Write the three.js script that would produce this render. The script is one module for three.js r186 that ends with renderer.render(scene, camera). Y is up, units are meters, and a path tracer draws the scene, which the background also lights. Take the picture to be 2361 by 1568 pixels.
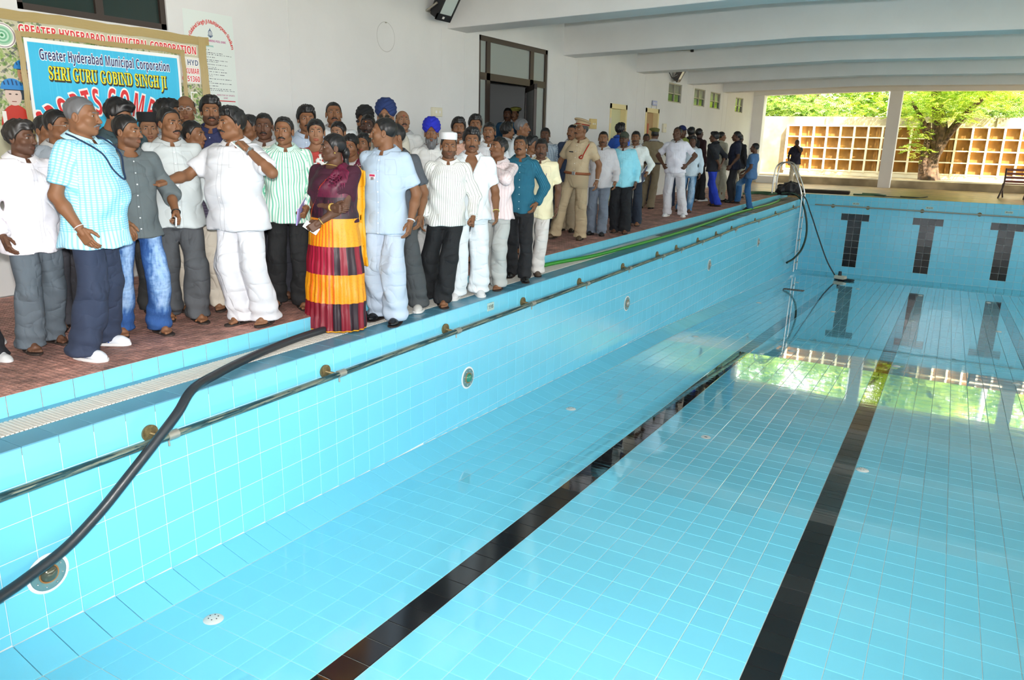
import * as THREE from 'three';
import { mergeGeometries } from 'three/addons/utils/BufferGeometryUtils.js';
import { RoundedBoxGeometry } from 'three/addons/geometries/RoundedBoxGeometry.js';
import { RectAreaLightUniformsLib } from 'three/addons/lights/RectAreaLightUniformsLib.js';
RectAreaLightUniformsLib.init();
// ------------------------------------------------------------------ camera, sky, sun, flash, exposure
// x: across the pool (0 = left pool edge), y: up (0 = coping), z: minus the distance down the pool
const V = (x, y, z) => new THREE.Vector3(x, y, z);
const scene = new THREE.Scene();
const renderer = new THREE.WebGLRenderer({ antialias: true });
renderer.toneMapping = THREE.LinearToneMapping;
renderer.toneMappingExposure = 1.0;
renderer.shadowMap.enabled = true;
const camera = new THREE.PerspectiveCamera(2 * Math.atan(784 / 1756.3) * 180 / Math.PI, 2361 / 1568, 0.05, 300);
{
  const p = 0.2602, y = -0.5144, r = 0.0227, { sin, cos } = Math;
  const fwd = V(sin(y) * cos(p), -sin(p), -cos(y) * cos(p)), right = V(cos(y), 0, sin(y)), up = V(sin(y) * sin(p), cos(p), -cos(y) * sin(p));
  const r2 = right.clone().multiplyScalar(cos(r)).addScaledVector(up, sin(r)), u2 = up.clone().multiplyScalar(cos(r)).addScaledVector(right, -sin(r));
  camera.position.set(4.1267, 1.6558, 0);
  camera.quaternion.setFromRotationMatrix(new THREE.Matrix4().makeBasis(r2, u2, fwd.clone().negate()));
}
scene.background = new THREE.Color(0.93, 0.97, 1.0);        // hazy white sky
scene.backgroundIntensity = 5.8;
const sun = new THREE.DirectionalLight(new THREE.Color(1, 0.93, 0.8), 26);
sun.position.set(22, 38, -15); sun.target.position.set(0, 0, -34); scene.add(sun, sun.target);
sun.castShadow = true; Object.assign(sun.shadow.camera, { left: -30, right: 30, top: 30, bottom: -30, far: 120 }); sun.shadow.mapSize.set(2048, 2048);
// the photographer's flash, just above the lens
const flash = new THREE.SpotLight(new THREE.Color(1, 0.985, 0.97), 125, 0, 0.95, 0.5, 2);
flash.position.set(4.16, 1.84, 0.02); flash.target.position.set(-0.4, 0.3, -8.2); flash.castShadow = true; flash.shadow.radius = 3;
scene.add(flash, flash.target);

// ------------------------------------------------------------------ helpers
let seed = 7;
const rnd = () => { seed = (seed * 1664525 + 1013904223) >>> 0; return seed / 4294967296; };
const rr = (a, b) => a + (b - a) * rnd();
const used = {};
const numbered = (n) => { const k = used[n] = (used[n] ?? -1) + 1; return k ? n + '_' + String(k).padStart(3, '0') : n; };
const shade = (o) => { o.castShadow = o.receiveShadow = true; return o; };
const mat = (c, rough = 0.8, extra = {}) => new THREE.MeshStandardMaterial({ color: Array.isArray(c) ? new THREE.Color().setRGB(...c) : c, roughness: rough, ...extra });
const phys = (c, rough = 0.8, extra = {}) => new THREE.MeshPhysicalMaterial({ color: Array.isArray(c) ? new THREE.Color().setRGB(...c) : c, roughness: rough, ...extra });
function thing(name, label, category, p = [0, 0, 0], turn = 0, group) {
  const o = new THREE.Group(); o.name = numbered(name); o.position.set(...p); o.rotation.y = turn; scene.add(o);
  o.userData = { label, category }; if (group) o.userData.group = group; return o;
}
function part(parent, name, geo, m, p, rot) {
  const o = shade(new THREE.Mesh(geo, m)); o.name = name; if (p) o.position.set(...p); if (rot) o.rotation.set(...rot); parent.add(o); return o;
}
function single(name, label, category, geo, m, p, rot, group) {
  const o = part(scene, numbered(name), geo, m, p, rot); o.userData = { label, category }; if (group) o.userData.group = group; return o;
}
function struct(name, geo, m, label, p) { const o = part(scene, name, geo, m, p); o.userData = { kind: 'structure', label, category: name.split('_')[0] }; return o; }
const box = (w, h, d, x = 0, y = 0, z = 0) => new THREE.BoxGeometry(w, h, d).translate(x, y, z);
const bb = (x0, x1, y0, y1, z0, z1) => box(Math.abs(x1 - x0), Math.abs(y1 - y0), Math.abs(z1 - z0), (x0 + x1) / 2, (y0 + y1) / 2, (z0 + z1) / 2);
const rbox = (w, h, d, r = 0.01, s = 2) => new RoundedBoxGeometry(w, h, d, s, r);
const cyl = (r0, r1, h, n = 20) => new THREE.CylinderGeometry(r0, r1, h, n);
const tube = (pts, r, n = 60, k = 8, closed = false) => new THREE.TubeGeometry(new THREE.CatmullRomCurve3(pts.map((p) => V(...p)), closed, 'centripetal'), n, r, k, closed);
const bar = (a, b, r, n = 10) => { const A = V(...a), B = V(...b), L = A.distanceTo(B); const g = cyl(r, r, L, n); g.applyQuaternion(new THREE.Quaternion().setFromUnitVectors(V(0, 1, 0), B.clone().sub(A).normalize())); return g.translate(...A.add(B).multiplyScalar(0.5).toArray()); };
const merge = (a) => mergeGeometries(a.map((g) => { const h = g.index ? g.toNonIndexed() : g; for (const k of Object.keys(h.attributes)) if (!['position', 'normal', 'uv'].includes(k)) h.deleteAttribute(k); return h; }));
function canvasTex(w, h, draw, srgb = true) {
  const c = document.createElement('canvas'); c.width = w; c.height = h; draw(c.getContext('2d'), w, h);
  const t = new THREE.CanvasTexture(c); if (srgb) t.colorSpace = THREE.SRGBColorSpace; t.anisotropy = 8; t.wrapS = t.wrapT = THREE.RepeatWrapping; return t;
}
// tiling value noise in 0..1
function noiseTex(n, fn, srgb = false) {
  const d = new Uint8Array(n * n * 4);
  for (let y = 0; y < n; y++) for (let x = 0; x < n; x++) { const v = fn(x / n, y / n), i = (y * n + x) * 4; const a = Array.isArray(v) ? v : [v, v, v]; for (let k = 0; k < 3; k++) d[i + k] = Math.max(0, Math.min(255, a[k] * 255)); d[i + 3] = 255; }
  const t = new THREE.DataTexture(d, n, n); t.magFilter = THREE.LinearFilter; t.minFilter = THREE.LinearMipmapLinearFilter; t.generateMipmaps = true; t.wrapS = t.wrapT = THREE.RepeatWrapping; if (srgb) t.colorSpace = THREE.SRGBColorSpace; t.needsUpdate = true; return t;
}
const lat = Float32Array.from({ length: 65536 }, () => rnd());
function vnoise(x, y, per) {
  const i = Math.floor(x), j = Math.floor(y), f = x - i, g = y - j, u = f * f * (3 - 2 * f), v = g * g * (3 - 2 * g);
  const L = (a, b) => lat[(((a % per) + per) % per) * 251 + (((b % per) + per) % per) * 37 & 65535];
  return (L(i, j) * (1 - u) + L(i + 1, j) * u) * (1 - v) + (L(i, j + 1) * (1 - u) + L(i + 1, j + 1) * u) * v;
}
const fbm = (x, y, p = 8) => 0.5 * vnoise(x * p, y * p, p) + 0.27 * vnoise(x * p * 2 + 3, y * p * 2 + 7, p * 2) + 0.15 * vnoise(x * p * 4, y * p * 4 + 5, p * 4) + 0.08 * vnoise(x * p * 8 + 1, y * p * 8, p * 8);
const rep = (t, a, b) => { const c = t.clone(); c.repeat.set(a, b); c.needsUpdate = true; return c; };
// box-projected uv in metres
function uvMetres(g, s = 1) {
  const p = g.attributes.position, n = g.attributes.normal, uv = new Float32Array(p.count * 2);
  for (let i = 0; i < p.count; i++) { const ax = Math.abs(n.getX(i)), ay = Math.abs(n.getY(i)), az = Math.abs(n.getZ(i)); let u, v; if (ay >= ax && ay >= az) { u = p.getX(i); v = p.getZ(i); } else if (ax >= az) { u = p.getZ(i); v = p.getY(i); } else { u = p.getX(i); v = p.getY(i); } uv[2 * i] = u * s; uv[2 * i + 1] = v * s; }
  g.setAttribute('uv', new THREE.BufferAttribute(uv, 2)); return g;
}
// ------------------------------------------------------------------ the setting
const D = 25.89, DK = 0.132, NEAR = 0.55, PW = 13.0;            // far pool wall, deck level, near pool wall, pool width
const floorY = (d) => d < 12 ? -1.1149 - 0.038 * d : -1.571 - 0.0568 * (d - 12);
const plaster = noiseTex(256, (u, v) => 0.5 + 0.5 * fbm(u, v, 6));
const plasterCol = noiseTex(256, (u, v) => { const a = 0.93 + 0.07 * fbm(u, v, 4); return [a, a, a]; }, true);
const M = {
  wall: mat([0.80, 0.80, 0.78], 0.75, { map: rep(plasterCol, 0.25, 0.25), bumpMap: rep(plaster, 1.2, 1.2), bumpScale: 0.002 }),
  groove: mat([0.60, 0.61, 0.60], 0.9),
  grout: mat([0.80, 0.86, 0.85], 0.9),
  groutFloor: mat([0.60, 0.63, 0.58], 0.9),
  wood: mat([0.035, 0.022, 0.016], 0.45),
  cream: mat([0.78, 0.66, 0.34], 0.6),
  white: mat([0.82, 0.82, 0.8], 0.6),
  steel: mat([0.62, 0.63, 0.62], 0.3, { metalness: 0.9 }),
  dull: mat([0.42, 0.40, 0.34], 0.5, { metalness: 0.6 }),
  black: mat([0.012, 0.012, 0.014], 0.5),
  rubber: mat([0.02, 0.024, 0.028], 0.42),
};
M.beam = M.slab = M.wall;
const wallTexGeo = (g) => uvMetres(g);
// left wall with its openings
const WX = -3.3, TOP = 4.35;
const holes = [  // d0, d1, y0, y1
  [4.12, 5.64, 2.66, 3.55], [11.77, 14.36, DK, 3.34], [17.64, 18.73, DK, 2.49], [20.07, 21.13, DK, 2.49],
  [21.81, 23.0, 2.73, 3.25], [24.26, 25.44, 2.73, 3.25], [26.05, 27.28, 2.73, 3.25], [29.36, 30.48, 2.73, 3.25]];
{
  const ds = [...new Set([-6, 33, ...holes.flatMap((h) => [h[0], h[1]])])].sort((a, b) => a - b), g = [];
  for (let i = 0; i + 1 < ds.length; i++) {
    const a = ds[i], b = ds[i + 1], m = (a + b) / 2, cuts = holes.filter((h) => h[0] < m && h[1] > m).sort((p, q) => p[2] - q[2]);
    let y = -0.3;
    for (const h of cuts) { if (h[2] > y + 1e-4) g.push(bb(WX - 0.22, WX, y, h[2], -a, -b)); y = h[3]; }
    g.push(bb(WX - 0.22, WX, y, TOP, -a, -b));
  }
  const w = struct('wall_left', wallTexGeo(merge(g)), M.wall, 'white plastered wall with vertical panel joints along the deck');
  // vertical cladding joints: thin raised cover strips
  for (const d of [7.35, 10.65, 11.3, 15.15, 15.75, 19.35, 19.9, 23.55, 24.1, 27.65, 28.2]) part(w, 'joint_strip', bb(WX - 0.002, WX + 0.004, d > 11.7 && d < 14.4 ? 3.36 : DK, 3.3, -d, -d - 0.016), M.wall);
}
// decks
const scallop = noiseTex(512, (u, v) => {                              // rough interlocking scallop moulding
  const k = 18, w = 0.035 * (fbm(u, v, 8) - 0.5), yy = (v + w) * k, row = Math.floor(yy), xx = (u + w) * k + (row & 1) * 0.5, fx = xx - Math.floor(xx), fy = yy - row;
  const r = Math.hypot(fx - 0.5, fy - 0.15); return Math.max(0, Math.min(1, 1 - Math.abs(r - 0.55) * 4)) * 0.6 + 0.4 * fbm(u + 0.3, v, 16);
});
const redCol = noiseTex(512, (u, v) => { const f = fbm(u, v, 6), h = fbm(u + 0.4, v + 0.2, 24); const a = 0.55 + 0.5 * (f - 0.3) + 0.45 * (h - 0.5); return [0.86 * a + 0.15, 0.62 * a + 0.13, 0.56 * a + 0.125]; }, true);
M.deck = mat([0.95, 0.92, 0.9], 0.62, { map: rep(redCol, 0.7, 0.7), bumpMap: rep(scallop, 1.4, 1.4), bumpScale: 0.012 });
const cementCol = noiseTex(512, (u, v) => { const a = 0.62 + 0.5 * (fbm(u, v, 6) - 0.5) + 0.25 * (fbm(u, v, 32) - 0.5); return [0.92 * a, 0.74 * a, 0.47 * a]; }, true);
M.cement = mat([0.9, 0.9, 0.9], 0.35, { map: rep(cementCol, 0.4, 0.4), bumpMap: rep(plaster, 2, 2), bumpScale: 0.003 });
M.concrete = mat([0.85, 0.85, 0.84], 0.85, { map: rep(noiseTex(256, (u, v) => { const a = 0.55 + 0.35 * (fbm(u, v, 8) - 0.5); return [a, 0.97 * a, 0.92 * a]; }, true), 0.6, 0.6), bumpMap: rep(plaster, 2, 2), bumpScale: 0.004 });
const fl = struct('floor', uvMetres(bb(WX, -0.505, -0.3, DK, 6, -(D + 0.0))), M.deck, 'red brown scalloped deck floor where the crowd stands');
struct('floor_far', uvMetres(bb(WX, 16, -0.3, DK - 0.003, -D - 0.06, -32.55)), M.cement, 'worn beige cement deck beyond the pool');
struct('floor_near', uvMetres(bb(-0.505, 16, -2.6, DK, 6, -NEAR + 0.02)), M.cement, 'cement deck at the near pool end');
struct('floor_right', uvMetres(bb(PW + 0.06, 16, -0.3, DK, -NEAR, -D - 0.06)), M.cement, 'cement deck on the far right side of the pool');
// roof: slab and haunched beams
struct('ceiling', uvMetres(bb(WX - 0.22, 16.4, TOP, TOP + 0.2, 6, -33)), M.slab, 'white painted roof slab');
function beam(d, thick, y0, y1, name) {
  const s = new THREE.Shape(); s.moveTo(WX, TOP); s.lineTo(WX, y0); s.lineTo(1.5, y1); s.lineTo(11.2, y1 - 0.05); s.lineTo(16.2, y0); s.lineTo(16.2, TOP); s.closePath();
  const g = new THREE.ExtrudeGeometry(s, { depth: thick, bevelEnabled: true, bevelSize: 0.008, bevelThickness: 0.008, bevelSegments: 1 }).translate(0, 0, -d - thick);
  return struct(name, uvMetres(g), M.beam, 'white painted haunched concrete roof beam');
}
[2.4, 6.6, 10.82, 15.03, 19.24, 23.48, 27.53].forEach((d, i) => beam(d, 0.55, 3.32, 3.485, 'beam_' + (i + 1)));
beam(32.1, 0.45, 3.45, 3.6, 'beam_8');
beam(-5.6, 0.45, 3.32, 3.485, 'beam_9');
// columns of the open sides
const colG = (x, d, w, y0 = -0.2, y1 = 3.7) => uvMetres(rbox(w, y1 - y0, 0.5, 0.012).translate(x, (y0 + y1) / 2, -d));
struct('column_1', colG(-3.1, 32.4, 0.42), M.beam, 'white square column at the far corner of the deck wall');
struct('column_2', colG(1.78, 32.4, 0.42), M.beam, 'white square column on the far side, beside the tree');
for (const [i, x] of [6.9, 12.0, 16.1].entries()) struct('column_' + (i + 3), colG(x, 32.4, 0.42), M.beam, 'white square column on the far side');
[-5.3, 2.7, 6.9, 11.1, 15.3, 19.5, 23.7, 27.9].forEach((d, i) => struct('column_' + (i + 6), colG(16.1, d, 0.42), M.beam, 'white square column of the open right side'));
struct('wall_right', bb(15.95, 16.25, -0.3, 1.1, 6, -32.5), M.wall, 'low white parapet of the open right side');
struct('wall_near', merge([bb(WX, 0.6, -0.3, TOP, 6, 6.2), bb(0.6, 16.2, -0.3, 1.0, 6, 6.2), bb(0.6, 16.2, 3.6, TOP, 6, 6.2), bb(8.2, 8.7, 1, 3.6, 6, 6.2)]), M.wall, 'white wall with openings behind the near deck');

// ---- pool shell
const tileTone = [[0.18, 0.62, 0.805], [0.183, 0.625, 0.81], [0.178, 0.615, 0.80], [0.186, 0.63, 0.815]];
const glaze = noiseTex(256, (u, v) => 0.5 + 0.5 * (0.7 * vnoise(u * 4, v * 4, 4) + 0.3 * vnoise(u * 9, v * 9, 9) - 0.5));
const ripple = noiseTex(512, (u, v) => 0.5 * vnoise(u * 6, v * 60, 60) + 0.3 * vnoise(u * 12 + 5, v * 120, 120) + 0.2 * vnoise(u * 3, v * 24, 24));
M.tile = tileTone.map((c) => phys(c, 0.16, { bumpMap: rep(glaze, 1, 1), bumpScale: 0.0012 }));
M.tileWall = phys([1, 1, 1], 0.12, { vertexColors: true });
M.tileFloor = phys([1, 1, 1], 0.025, { vertexColors: true, bumpMap: rep(ripple, 0.5, 0.5), bumpScale: 0.0005, clearcoat: 1, clearcoatRoughness: 0.015 });
M.tileFloorN = tileTone.map((c) => phys(c, 0.07, { bumpMap: rep(glaze, 1, 1), bumpScale: 0.001 }));
M.blackTile = [[0.008, 0.009, 0.011], [0.011, 0.012, 0.013], [0.007, 0.008, 0.010]].map((c) => phys(c, 0.13, { bumpMap: rep(glaze, 1, 1), bumpScale: 0.001 }));
M.copingTile = [[0.115, 0.31, 0.43], [0.125, 0.325, 0.44], [0.105, 0.295, 0.415]].map((c) => phys(c, 0.28, { bumpMap: rep(glaze, 1, 1), bumpScale: 0.001 }));
// a bevelled tile slab: face in the xy plane (w by h) facing +z, thickness t behind it
function tileGeo(w, h, t = 0.008, b = 0.0022) {
  const x = w / 2, y = h / 2, P = [], U = [], ring = (X, Y, Z) => [[-X, -Y, Z], [X, -Y, Z], [X, Y, Z], [-X, Y, Z]];
  const r0 = ring(x, y, -t), r1 = ring(x, y, -b), r2 = ring(x - b, y - b, 0);
  const q = (a, c, d, e) => { for (const v of [a, c, d, a, d, e]) { P.push(...v); U.push(v[0], v[1]); } };
  q(r2[0], r2[1], r2[2], r2[3]);
  for (let i = 0; i < 4; i++) { const j = (i + 1) % 4; q(r1[i], r1[j], r2[j], r2[i]); q(r0[i], r0[j], r1[j], r1[i]); }
  const g = new THREE.BufferGeometry(); g.setAttribute('position', new THREE.Float32BufferAttribute(P, 3)); g.setAttribute('uv', new THREE.Float32BufferAttribute(U, 2)); g.computeVertexNormals(); return g;
}
const tileCache = {};
const tg = (w, h) => tileCache[w.toFixed(3) + '/' + h.toFixed(3)] ??= tileGeo(w, h);
// Lays tiles on a parent: the nearest `most` as single meshes, the rest joined into one part
const eye = V(4.1267, 1.6558, 0);
function layTiles(parent, list, mats, joinedMat, most, name = 'tile') {
  const fr = new THREE.Frustum().setFromProjectionMatrix(new THREE.Matrix4().multiplyMatrices(camera.projectionMatrix, camera.matrixWorldInverse));
  for (const t of list) { t.pos = V(...t.p); t.seen = fr.containsPoint(t.pos) ? 0 : 1000; t.dist = t.pos.distanceTo(eye) + t.seen; }
  list.sort((a, b) => a.dist - b.dist);
  const q = new THREE.Quaternion(), e = new THREE.Euler(), pos = [], nor = [], col = [], uvs = [], n = V(), p = V();
  list.forEach((t, i) => {
    const g = tg(t.w, t.h); e.set(rr(-1, 1) * (t.tilt ?? 0.004), rr(-1, 1) * (t.tilt ?? 0.004), 0); q.copy(t.q).multiply(new THREE.Quaternion().setFromEuler(e));
    const pick = Math.floor(rnd() * 4);
    if (i < most) { const ms = mats[t.kind ?? 0]; const o = part(parent, t.name ?? name, g, ms[pick % ms.length], t.p); o.quaternion.copy(q); return; }
    const P = g.attributes.position, N = g.attributes.normal, ms = mats[t.kind ?? 0], c = ms[pick % ms.length].color, k = rr(0.97, 1.03);
    for (let j = 0; j < 30; j++) { // face and bevels only
      const J = j < 6 ? j : 6 + Math.floor((j - 6) / 6) * 12 + (j - 6) % 6;
      p.fromBufferAttribute(P, J).applyQuaternion(q).add(t.pos); n.fromBufferAttribute(N, J).applyQuaternion(q); pos.push(p.x, p.y, p.z); nor.push(n.x, n.y, n.z); col.push(c.r * k, c.g * k, c.b * k);
      if (Math.abs(n.y) > 0.7) uvs.push(p.x, p.z); else if (Math.abs(n.x) > 0.7) uvs.push(p.z, p.y); else uvs.push(p.x, p.y);
    }
  });
  if (pos.length) {
    const g = new THREE.BufferGeometry(); for (const [k, a, s] of [['position', pos, 3], ['normal', nor, 3], ['color', col, 3], ['uv', uvs, 2]]) g.setAttribute(k, new THREE.Float32BufferAttribute(a, s));
    const o = part(parent, name + 's_far', g, joinedMat); o.userData.kind = 'stuff';
  }
}
camera.updateMatrixWorld(); camera.updateProjectionMatrix();
const T = 0.2, J = 0.0042, qL = new THREE.Quaternion().setFromEuler(new THREE.Euler(0, Math.PI / 2, 0)), qF = new THREE.Quaternion();
// left pool wall: rows of 20.6 cm tiles, then cut rows that follow the floor, then the slanted coving
const cove = (d) => floorY(d) + 0.075;
{
  const w = struct('pool_wall_left', bb(-0.5, -0.0045, -2.8, -0.012, -NEAR, -D - 0.3), M.grout, 'left pool wall clad in glossy sky blue square tiles');
  const list = [];
  for (let k = 3; k < 130; k++) {
    const d = k * T, dm = d + T / 2; if (d > D - 0.01) break; const wd = Math.min(T, D - d) - J, bottom = cove(dm);
    let y = -0.004; for (let r = 0; y > bottom + 0.004; r++) { const h = Math.min(0.2055, y - bottom); if (h > 0.012) list.push({ p: [0, y - h / 2, -dm], w: wd, h: h - J, q: qL, tilt: 0.0018 }); y -= h; }
    const s = (floorY(dm + 0.1) - floorY(dm)) / 0.1, A = V(0, bottom, -dm), B = V(0.274, floorY(dm) + 0.001, -dm), n = V(0.075, 0.274, 0).normalize();
    const ez = V(0, s, -1).normalize().negate(), ex = V().crossVectors(V(0, 1, 0), n).normalize(); // across the strip
    const X = ez.clone(), Y = V().crossVectors(n, X).normalize(); const m = new THREE.Matrix4().makeBasis(X, Y, V().crossVectors(X, Y));
    list.push({ p: A.clone().add(B).multiplyScalar(0.5).toArray(), w: wd, h: A.distanceTo(B) - J, q: new THREE.Quaternion().setFromRotationMatrix(m), tilt: 0.006 });
  }
  layTiles(w, list, [M.tile], M.tileWall, 300);
}
// pool floor
{
  const gs = [[NEAR, 12], [12, D + 0.3]].map(([a, b]) => { const g = bb(-0.3, PW + 0.3, 0, -0.4, 0, -1); const P = g.attributes.position; for (let i = 0; i < P.count; i++) { const d = P.getZ(i) < -0.5 ? b : a; P.setXYZ(i, P.getX(i), floorY(d) - 0.0045 + (P.getY(i) < -0.2 ? -0.4 : 0), -d); } g.computeVertexNormals(); return g; });
  const f = struct('pool_floor', merge(gs), M.groutFloor, 'sloping pool floor of sky blue tiles with black lane lines, wet towards the deep end');
  const near = [], far = [];
  for (let k = 3; k * T < D; k++) for (let i = 0; i < 63; i++) {
    const d = k * T + T / 2, x = 0.2773 + (i + 0.5) * T; if (x > PW) break;
    const s = d < 12 ? 0.038 : 0.0568, q = new THREE.Quaternion().setFromEuler(new THREE.Euler(-Math.PI / 2 - Math.atan(s), 0, 0));
    const lane = i % 10 === 6 && d < D - 1.2;
    near.push({ p: [x, floorY(d), -d], w: T - 0.0033, h: T - 0.0033, q, kind: lane ? 1 : 0, name: lane ? 'lane_line_tile' : 'tile', tilt: 0.0006 });
  }
  layTiles(f, near, [M.tileFloorN, M.blackTile], M.tileFloor, 300);
}
// far pool wall with T targets
{
  const w = struct('pool_wall_far', bb(-0.02, PW + 0.3, -2.9, DK - 0.012, -D - 0.0045, -D - 0.5), M.grout, 'far pool wall of sky blue tiles with black T shaped lane targets');
  const list = [];
  for (let i = 0; i < 65; i++) {
    const x = 0.0773 + (i - 0) * T - 0.1 + 0.0, xm = x + T / 2; if (xm > PW) break;
    let y = DK - 0.002; for (let r = 0; y > -2.28; r++) {
      const h = r === 0 ? 0.126 : 0.2055, ym = y - h / 2, c = ((xm - 1.577) % 2 + 3) % 2 - 1, bar_ = ym < -0.41 && ym > -0.61, stem = ym < -0.6 && ym > -2.09;
      const black = xm > 1 && ((bar_ && Math.abs(c) < 0.32) || (stem && Math.abs(c) < 0.12));
      const hh = Math.min(h, y + 2.285); if (hh > 0.02) list.push({ p: [xm, y - hh / 2, -D], w: T - J, h: hh - J, q: qF, kind: black ? 1 : 0, name: black ? 'target_tile' : 'tile', tilt: 0.006 }); y -= h;
    }
    const A = V(xm, -2.287, -D), B = V(xm, floorY(D - 0.26), -D + 0.26), n = V(0, 0.26, 0.09).normalize();
    const X = V(1, 0, 0), Y = V().crossVectors(n, X).normalize(); const m = new THREE.Matrix4().makeBasis(X, Y, V().crossVectors(X, Y));
    list.push({ p: A.clone().add(B).multiplyScalar(0.5).toArray(), w: T - J, h: A.distanceTo(B) - J, q: new THREE.Quaternion().setFromRotationMatrix(m), tilt: 0.01 });
  }
  layTiles(w, list, [M.tile, M.blackTile], M.tileWall, 300);
}
struct('pool_wall_right', bb(PW, PW + 0.3, -2.9, 0, -NEAR, -D), M.tile[0], 'right pool wall');
struct('pool_wall_near', bb(-0.3, PW + 0.3, -2.9, 0, -NEAR + 0.3, -NEAR), M.tile[0], 'near pool wall under the camera');
struct('coping_right', bb(PW, PW + 0.3, -0.02, 0.02, -NEAR, -D), M.copingTile[0], 'coping of the far right side');
// coping, gutter and step along the left side
{
  const bed = struct('gutter_left', merge([bb(-0.6, -0.004, -0.05, -0.0105, -NEAR, -D), bb(-0.5, -0.452, -0.05, -0.003, -NEAR, -D)]), M.concrete, 'cement bed of the overflow gutter behind the coping');
  const qU = new THREE.Quaternion().setFromEuler(new THREE.Euler(-Math.PI / 2, 0, 0)), list = [];
  const gone = (d) => (d > 15.2 && d < 15.7) || (d > 17.0 && d < 17.5) || (d > 18.1 && d < 18.35) || d > 19.2;
  for (let k = 3; k * T < D; k++) { const d = k * T + T / 2; if (gone(d)) continue; list.push({ p: [-0.108, 0, -d], w: 0.216, h: T - J, q: qU, tilt: 0.003 }); }
  layTiles(bed, list, [M.copingTile], M.copingTile[0], 300, 'coping_tile');
  const riser = struct('step_left', bb(-0.62, -0.508, -0.05, DK - 0.004, -NEAR, -D), M.grout, 'low tiled step between gutter and deck'), rl = [];
  for (let k = 3; k * T < D; k++) { const d = k * T + T / 2; rl.push({ p: [-0.5, 0.066, -d], w: T - J, h: 0.128, q: qL, tilt: 0.004 }); }
  layTiles(riser, rl, [M.tile], M.tileWall, 300, 'riser_tile');
  const lg = bb(-0.503, -0.449, -0.008, 0.004, 0.1, -0.098), lm = M.copingTile;
  for (let k = 3; k * T < 24; k++) part(bed, 'ledge_tile', lg, lm[k % 3], [0, 0, -k * T - 0.1]);
  // grating: ribs across the gutter, 300 near ones single, the rest joined
  const gm = mat([0.66, 0.63, 0.57], 0.7), rib = rbox(0.222, 0.012, 0.019, 0.004, 1), rest = [];
  for (let k = 0; k < 520; k++) { const d = NEAR + 0.95 + k * 0.025; if (d > 13.2) break; if (k < 300) part(bed, 'grate_rib', rib, gm, [-0.334, -0.003 + rr(-0.0012, 0.0012), -d], [0, rr(-0.01, 0.01), 0]); else rest.push(rib.clone().translate(-0.334, -0.003, -d)); }
  const o = part(bed, 'grate_ribs_far', merge(rest), gm); o.userData.kind = 'stuff';
  part(bed, 'patch_slab', bb(-0.445, -0.225, -0.012, -0.001, -13.3, -24), M.concrete);
}
// ------------------------------------------------------------------ rooms behind the left wall, windows and doors
M.room = mat([0.42, 0.44, 0.44], 0.9);
struct('wall_back', merge([bb(-8, -7.8, -0.3, TOP, 6, -33), bb(-8, WX - 0.2, -0.3, TOP, -33, -33.2), bb(-8, WX - 0.2, -0.3, TOP, 6, 6.2), bb(-8, WX - 0.2, TOP, TOP + 0.2, 6, -33), bb(-8, WX - 0.2, -0.3, TOP, -16, -16.2), bb(-8, WX - 0.2, -0.3, TOP, -10.9, -11.1)]), M.room, 'grey walls of the rooms behind the deck wall');
struct('floor_back', bb(-8, WX, -0.3, DK + 0.01, 6, -33.2), M.room, 'grey floor of the rooms behind the deck wall');
part(scene, 'threshold', bb(-8, WX - 0.3, 0, DK + 0.3, -11.2, -15.9), M.room).userData = { kind: 'structure', label: 'raised grey floor inside the glazed doorway' };
M.frost = phys([0.50, 0.56, 0.53], 0.55, { transmission: 0.45, thickness: 0 });
M.darkGlass = phys([0.02, 0.035, 0.03], 0.06);
M.smoke = phys([0.20, 0.20, 0.17], 0.2);
function framed(name, d0, d1, y0, y1, bars, panes, m, t, label, depth = 0.07) {
  const w = struct(name, merge([bb(WX - 0.02 - depth, WX - 0.02, y0, y0 + t, -d0, -d1), bb(WX - 0.02 - depth, WX - 0.02, y1 - t, y1, -d0, -d1), bb(WX - 0.02 - depth, WX - 0.02, y0, y1, -d0, -d0 - t), bb(WX - 0.02 - depth, WX - 0.02, y0, y1, -d1 + t, -d1)]), m, label);
  for (const [a, b, c, e] of bars) part(w, 'bar', bb(WX - 0.02 - depth, WX - 0.022, c, e, -a, -b), m);
  for (const [a, b, c, e, pm] of panes) part(w, 'pane', bb(WX - 0.06, WX - 0.052, c, e, -a, -b), pm);
  return w;
}
framed('window_1', 4.12, 5.64, 2.66, 3.55, [[4.87, 4.95, 2.72, 3.5]], [[4.18, 4.87, 2.72, 3.49, M.darkGlass], [4.95, 5.58, 2.72, 3.49, M.darkGlass]], M.wood, 0.06, 'dark timber framed window with black panes above the banners');
[[21.81, 23.0], [24.26, 25.44], [26.05, 27.28], [29.36, 30.48]].forEach(([a, b], i) => {
  const m = (a + b) / 2, fm = M.alu ??= mat([0.42, 0.40, 0.32], 0.5, { metalness: 0.3 });
  framed('window_' + (i + 2), a, b, 2.73, 3.25, [[m - 0.025, m + 0.025, 2.75, 3.22], [a + 0.03, b - 0.03, 2.955, 2.985]], [[a + 0.03, m - 0.02, 2.98, 3.22, M.smoke], [m + 0.02, b - 0.03, 2.98, 3.22, M.smoke], [a + 0.03, m - 0.02, 2.76, 2.955, M.darkGlass], [m + 0.02, b - 0.03, 2.76, 2.955, M.darkGlass]], fm, 0.03, 'small high sliding window with grey upper and black lower panes');
});
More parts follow.
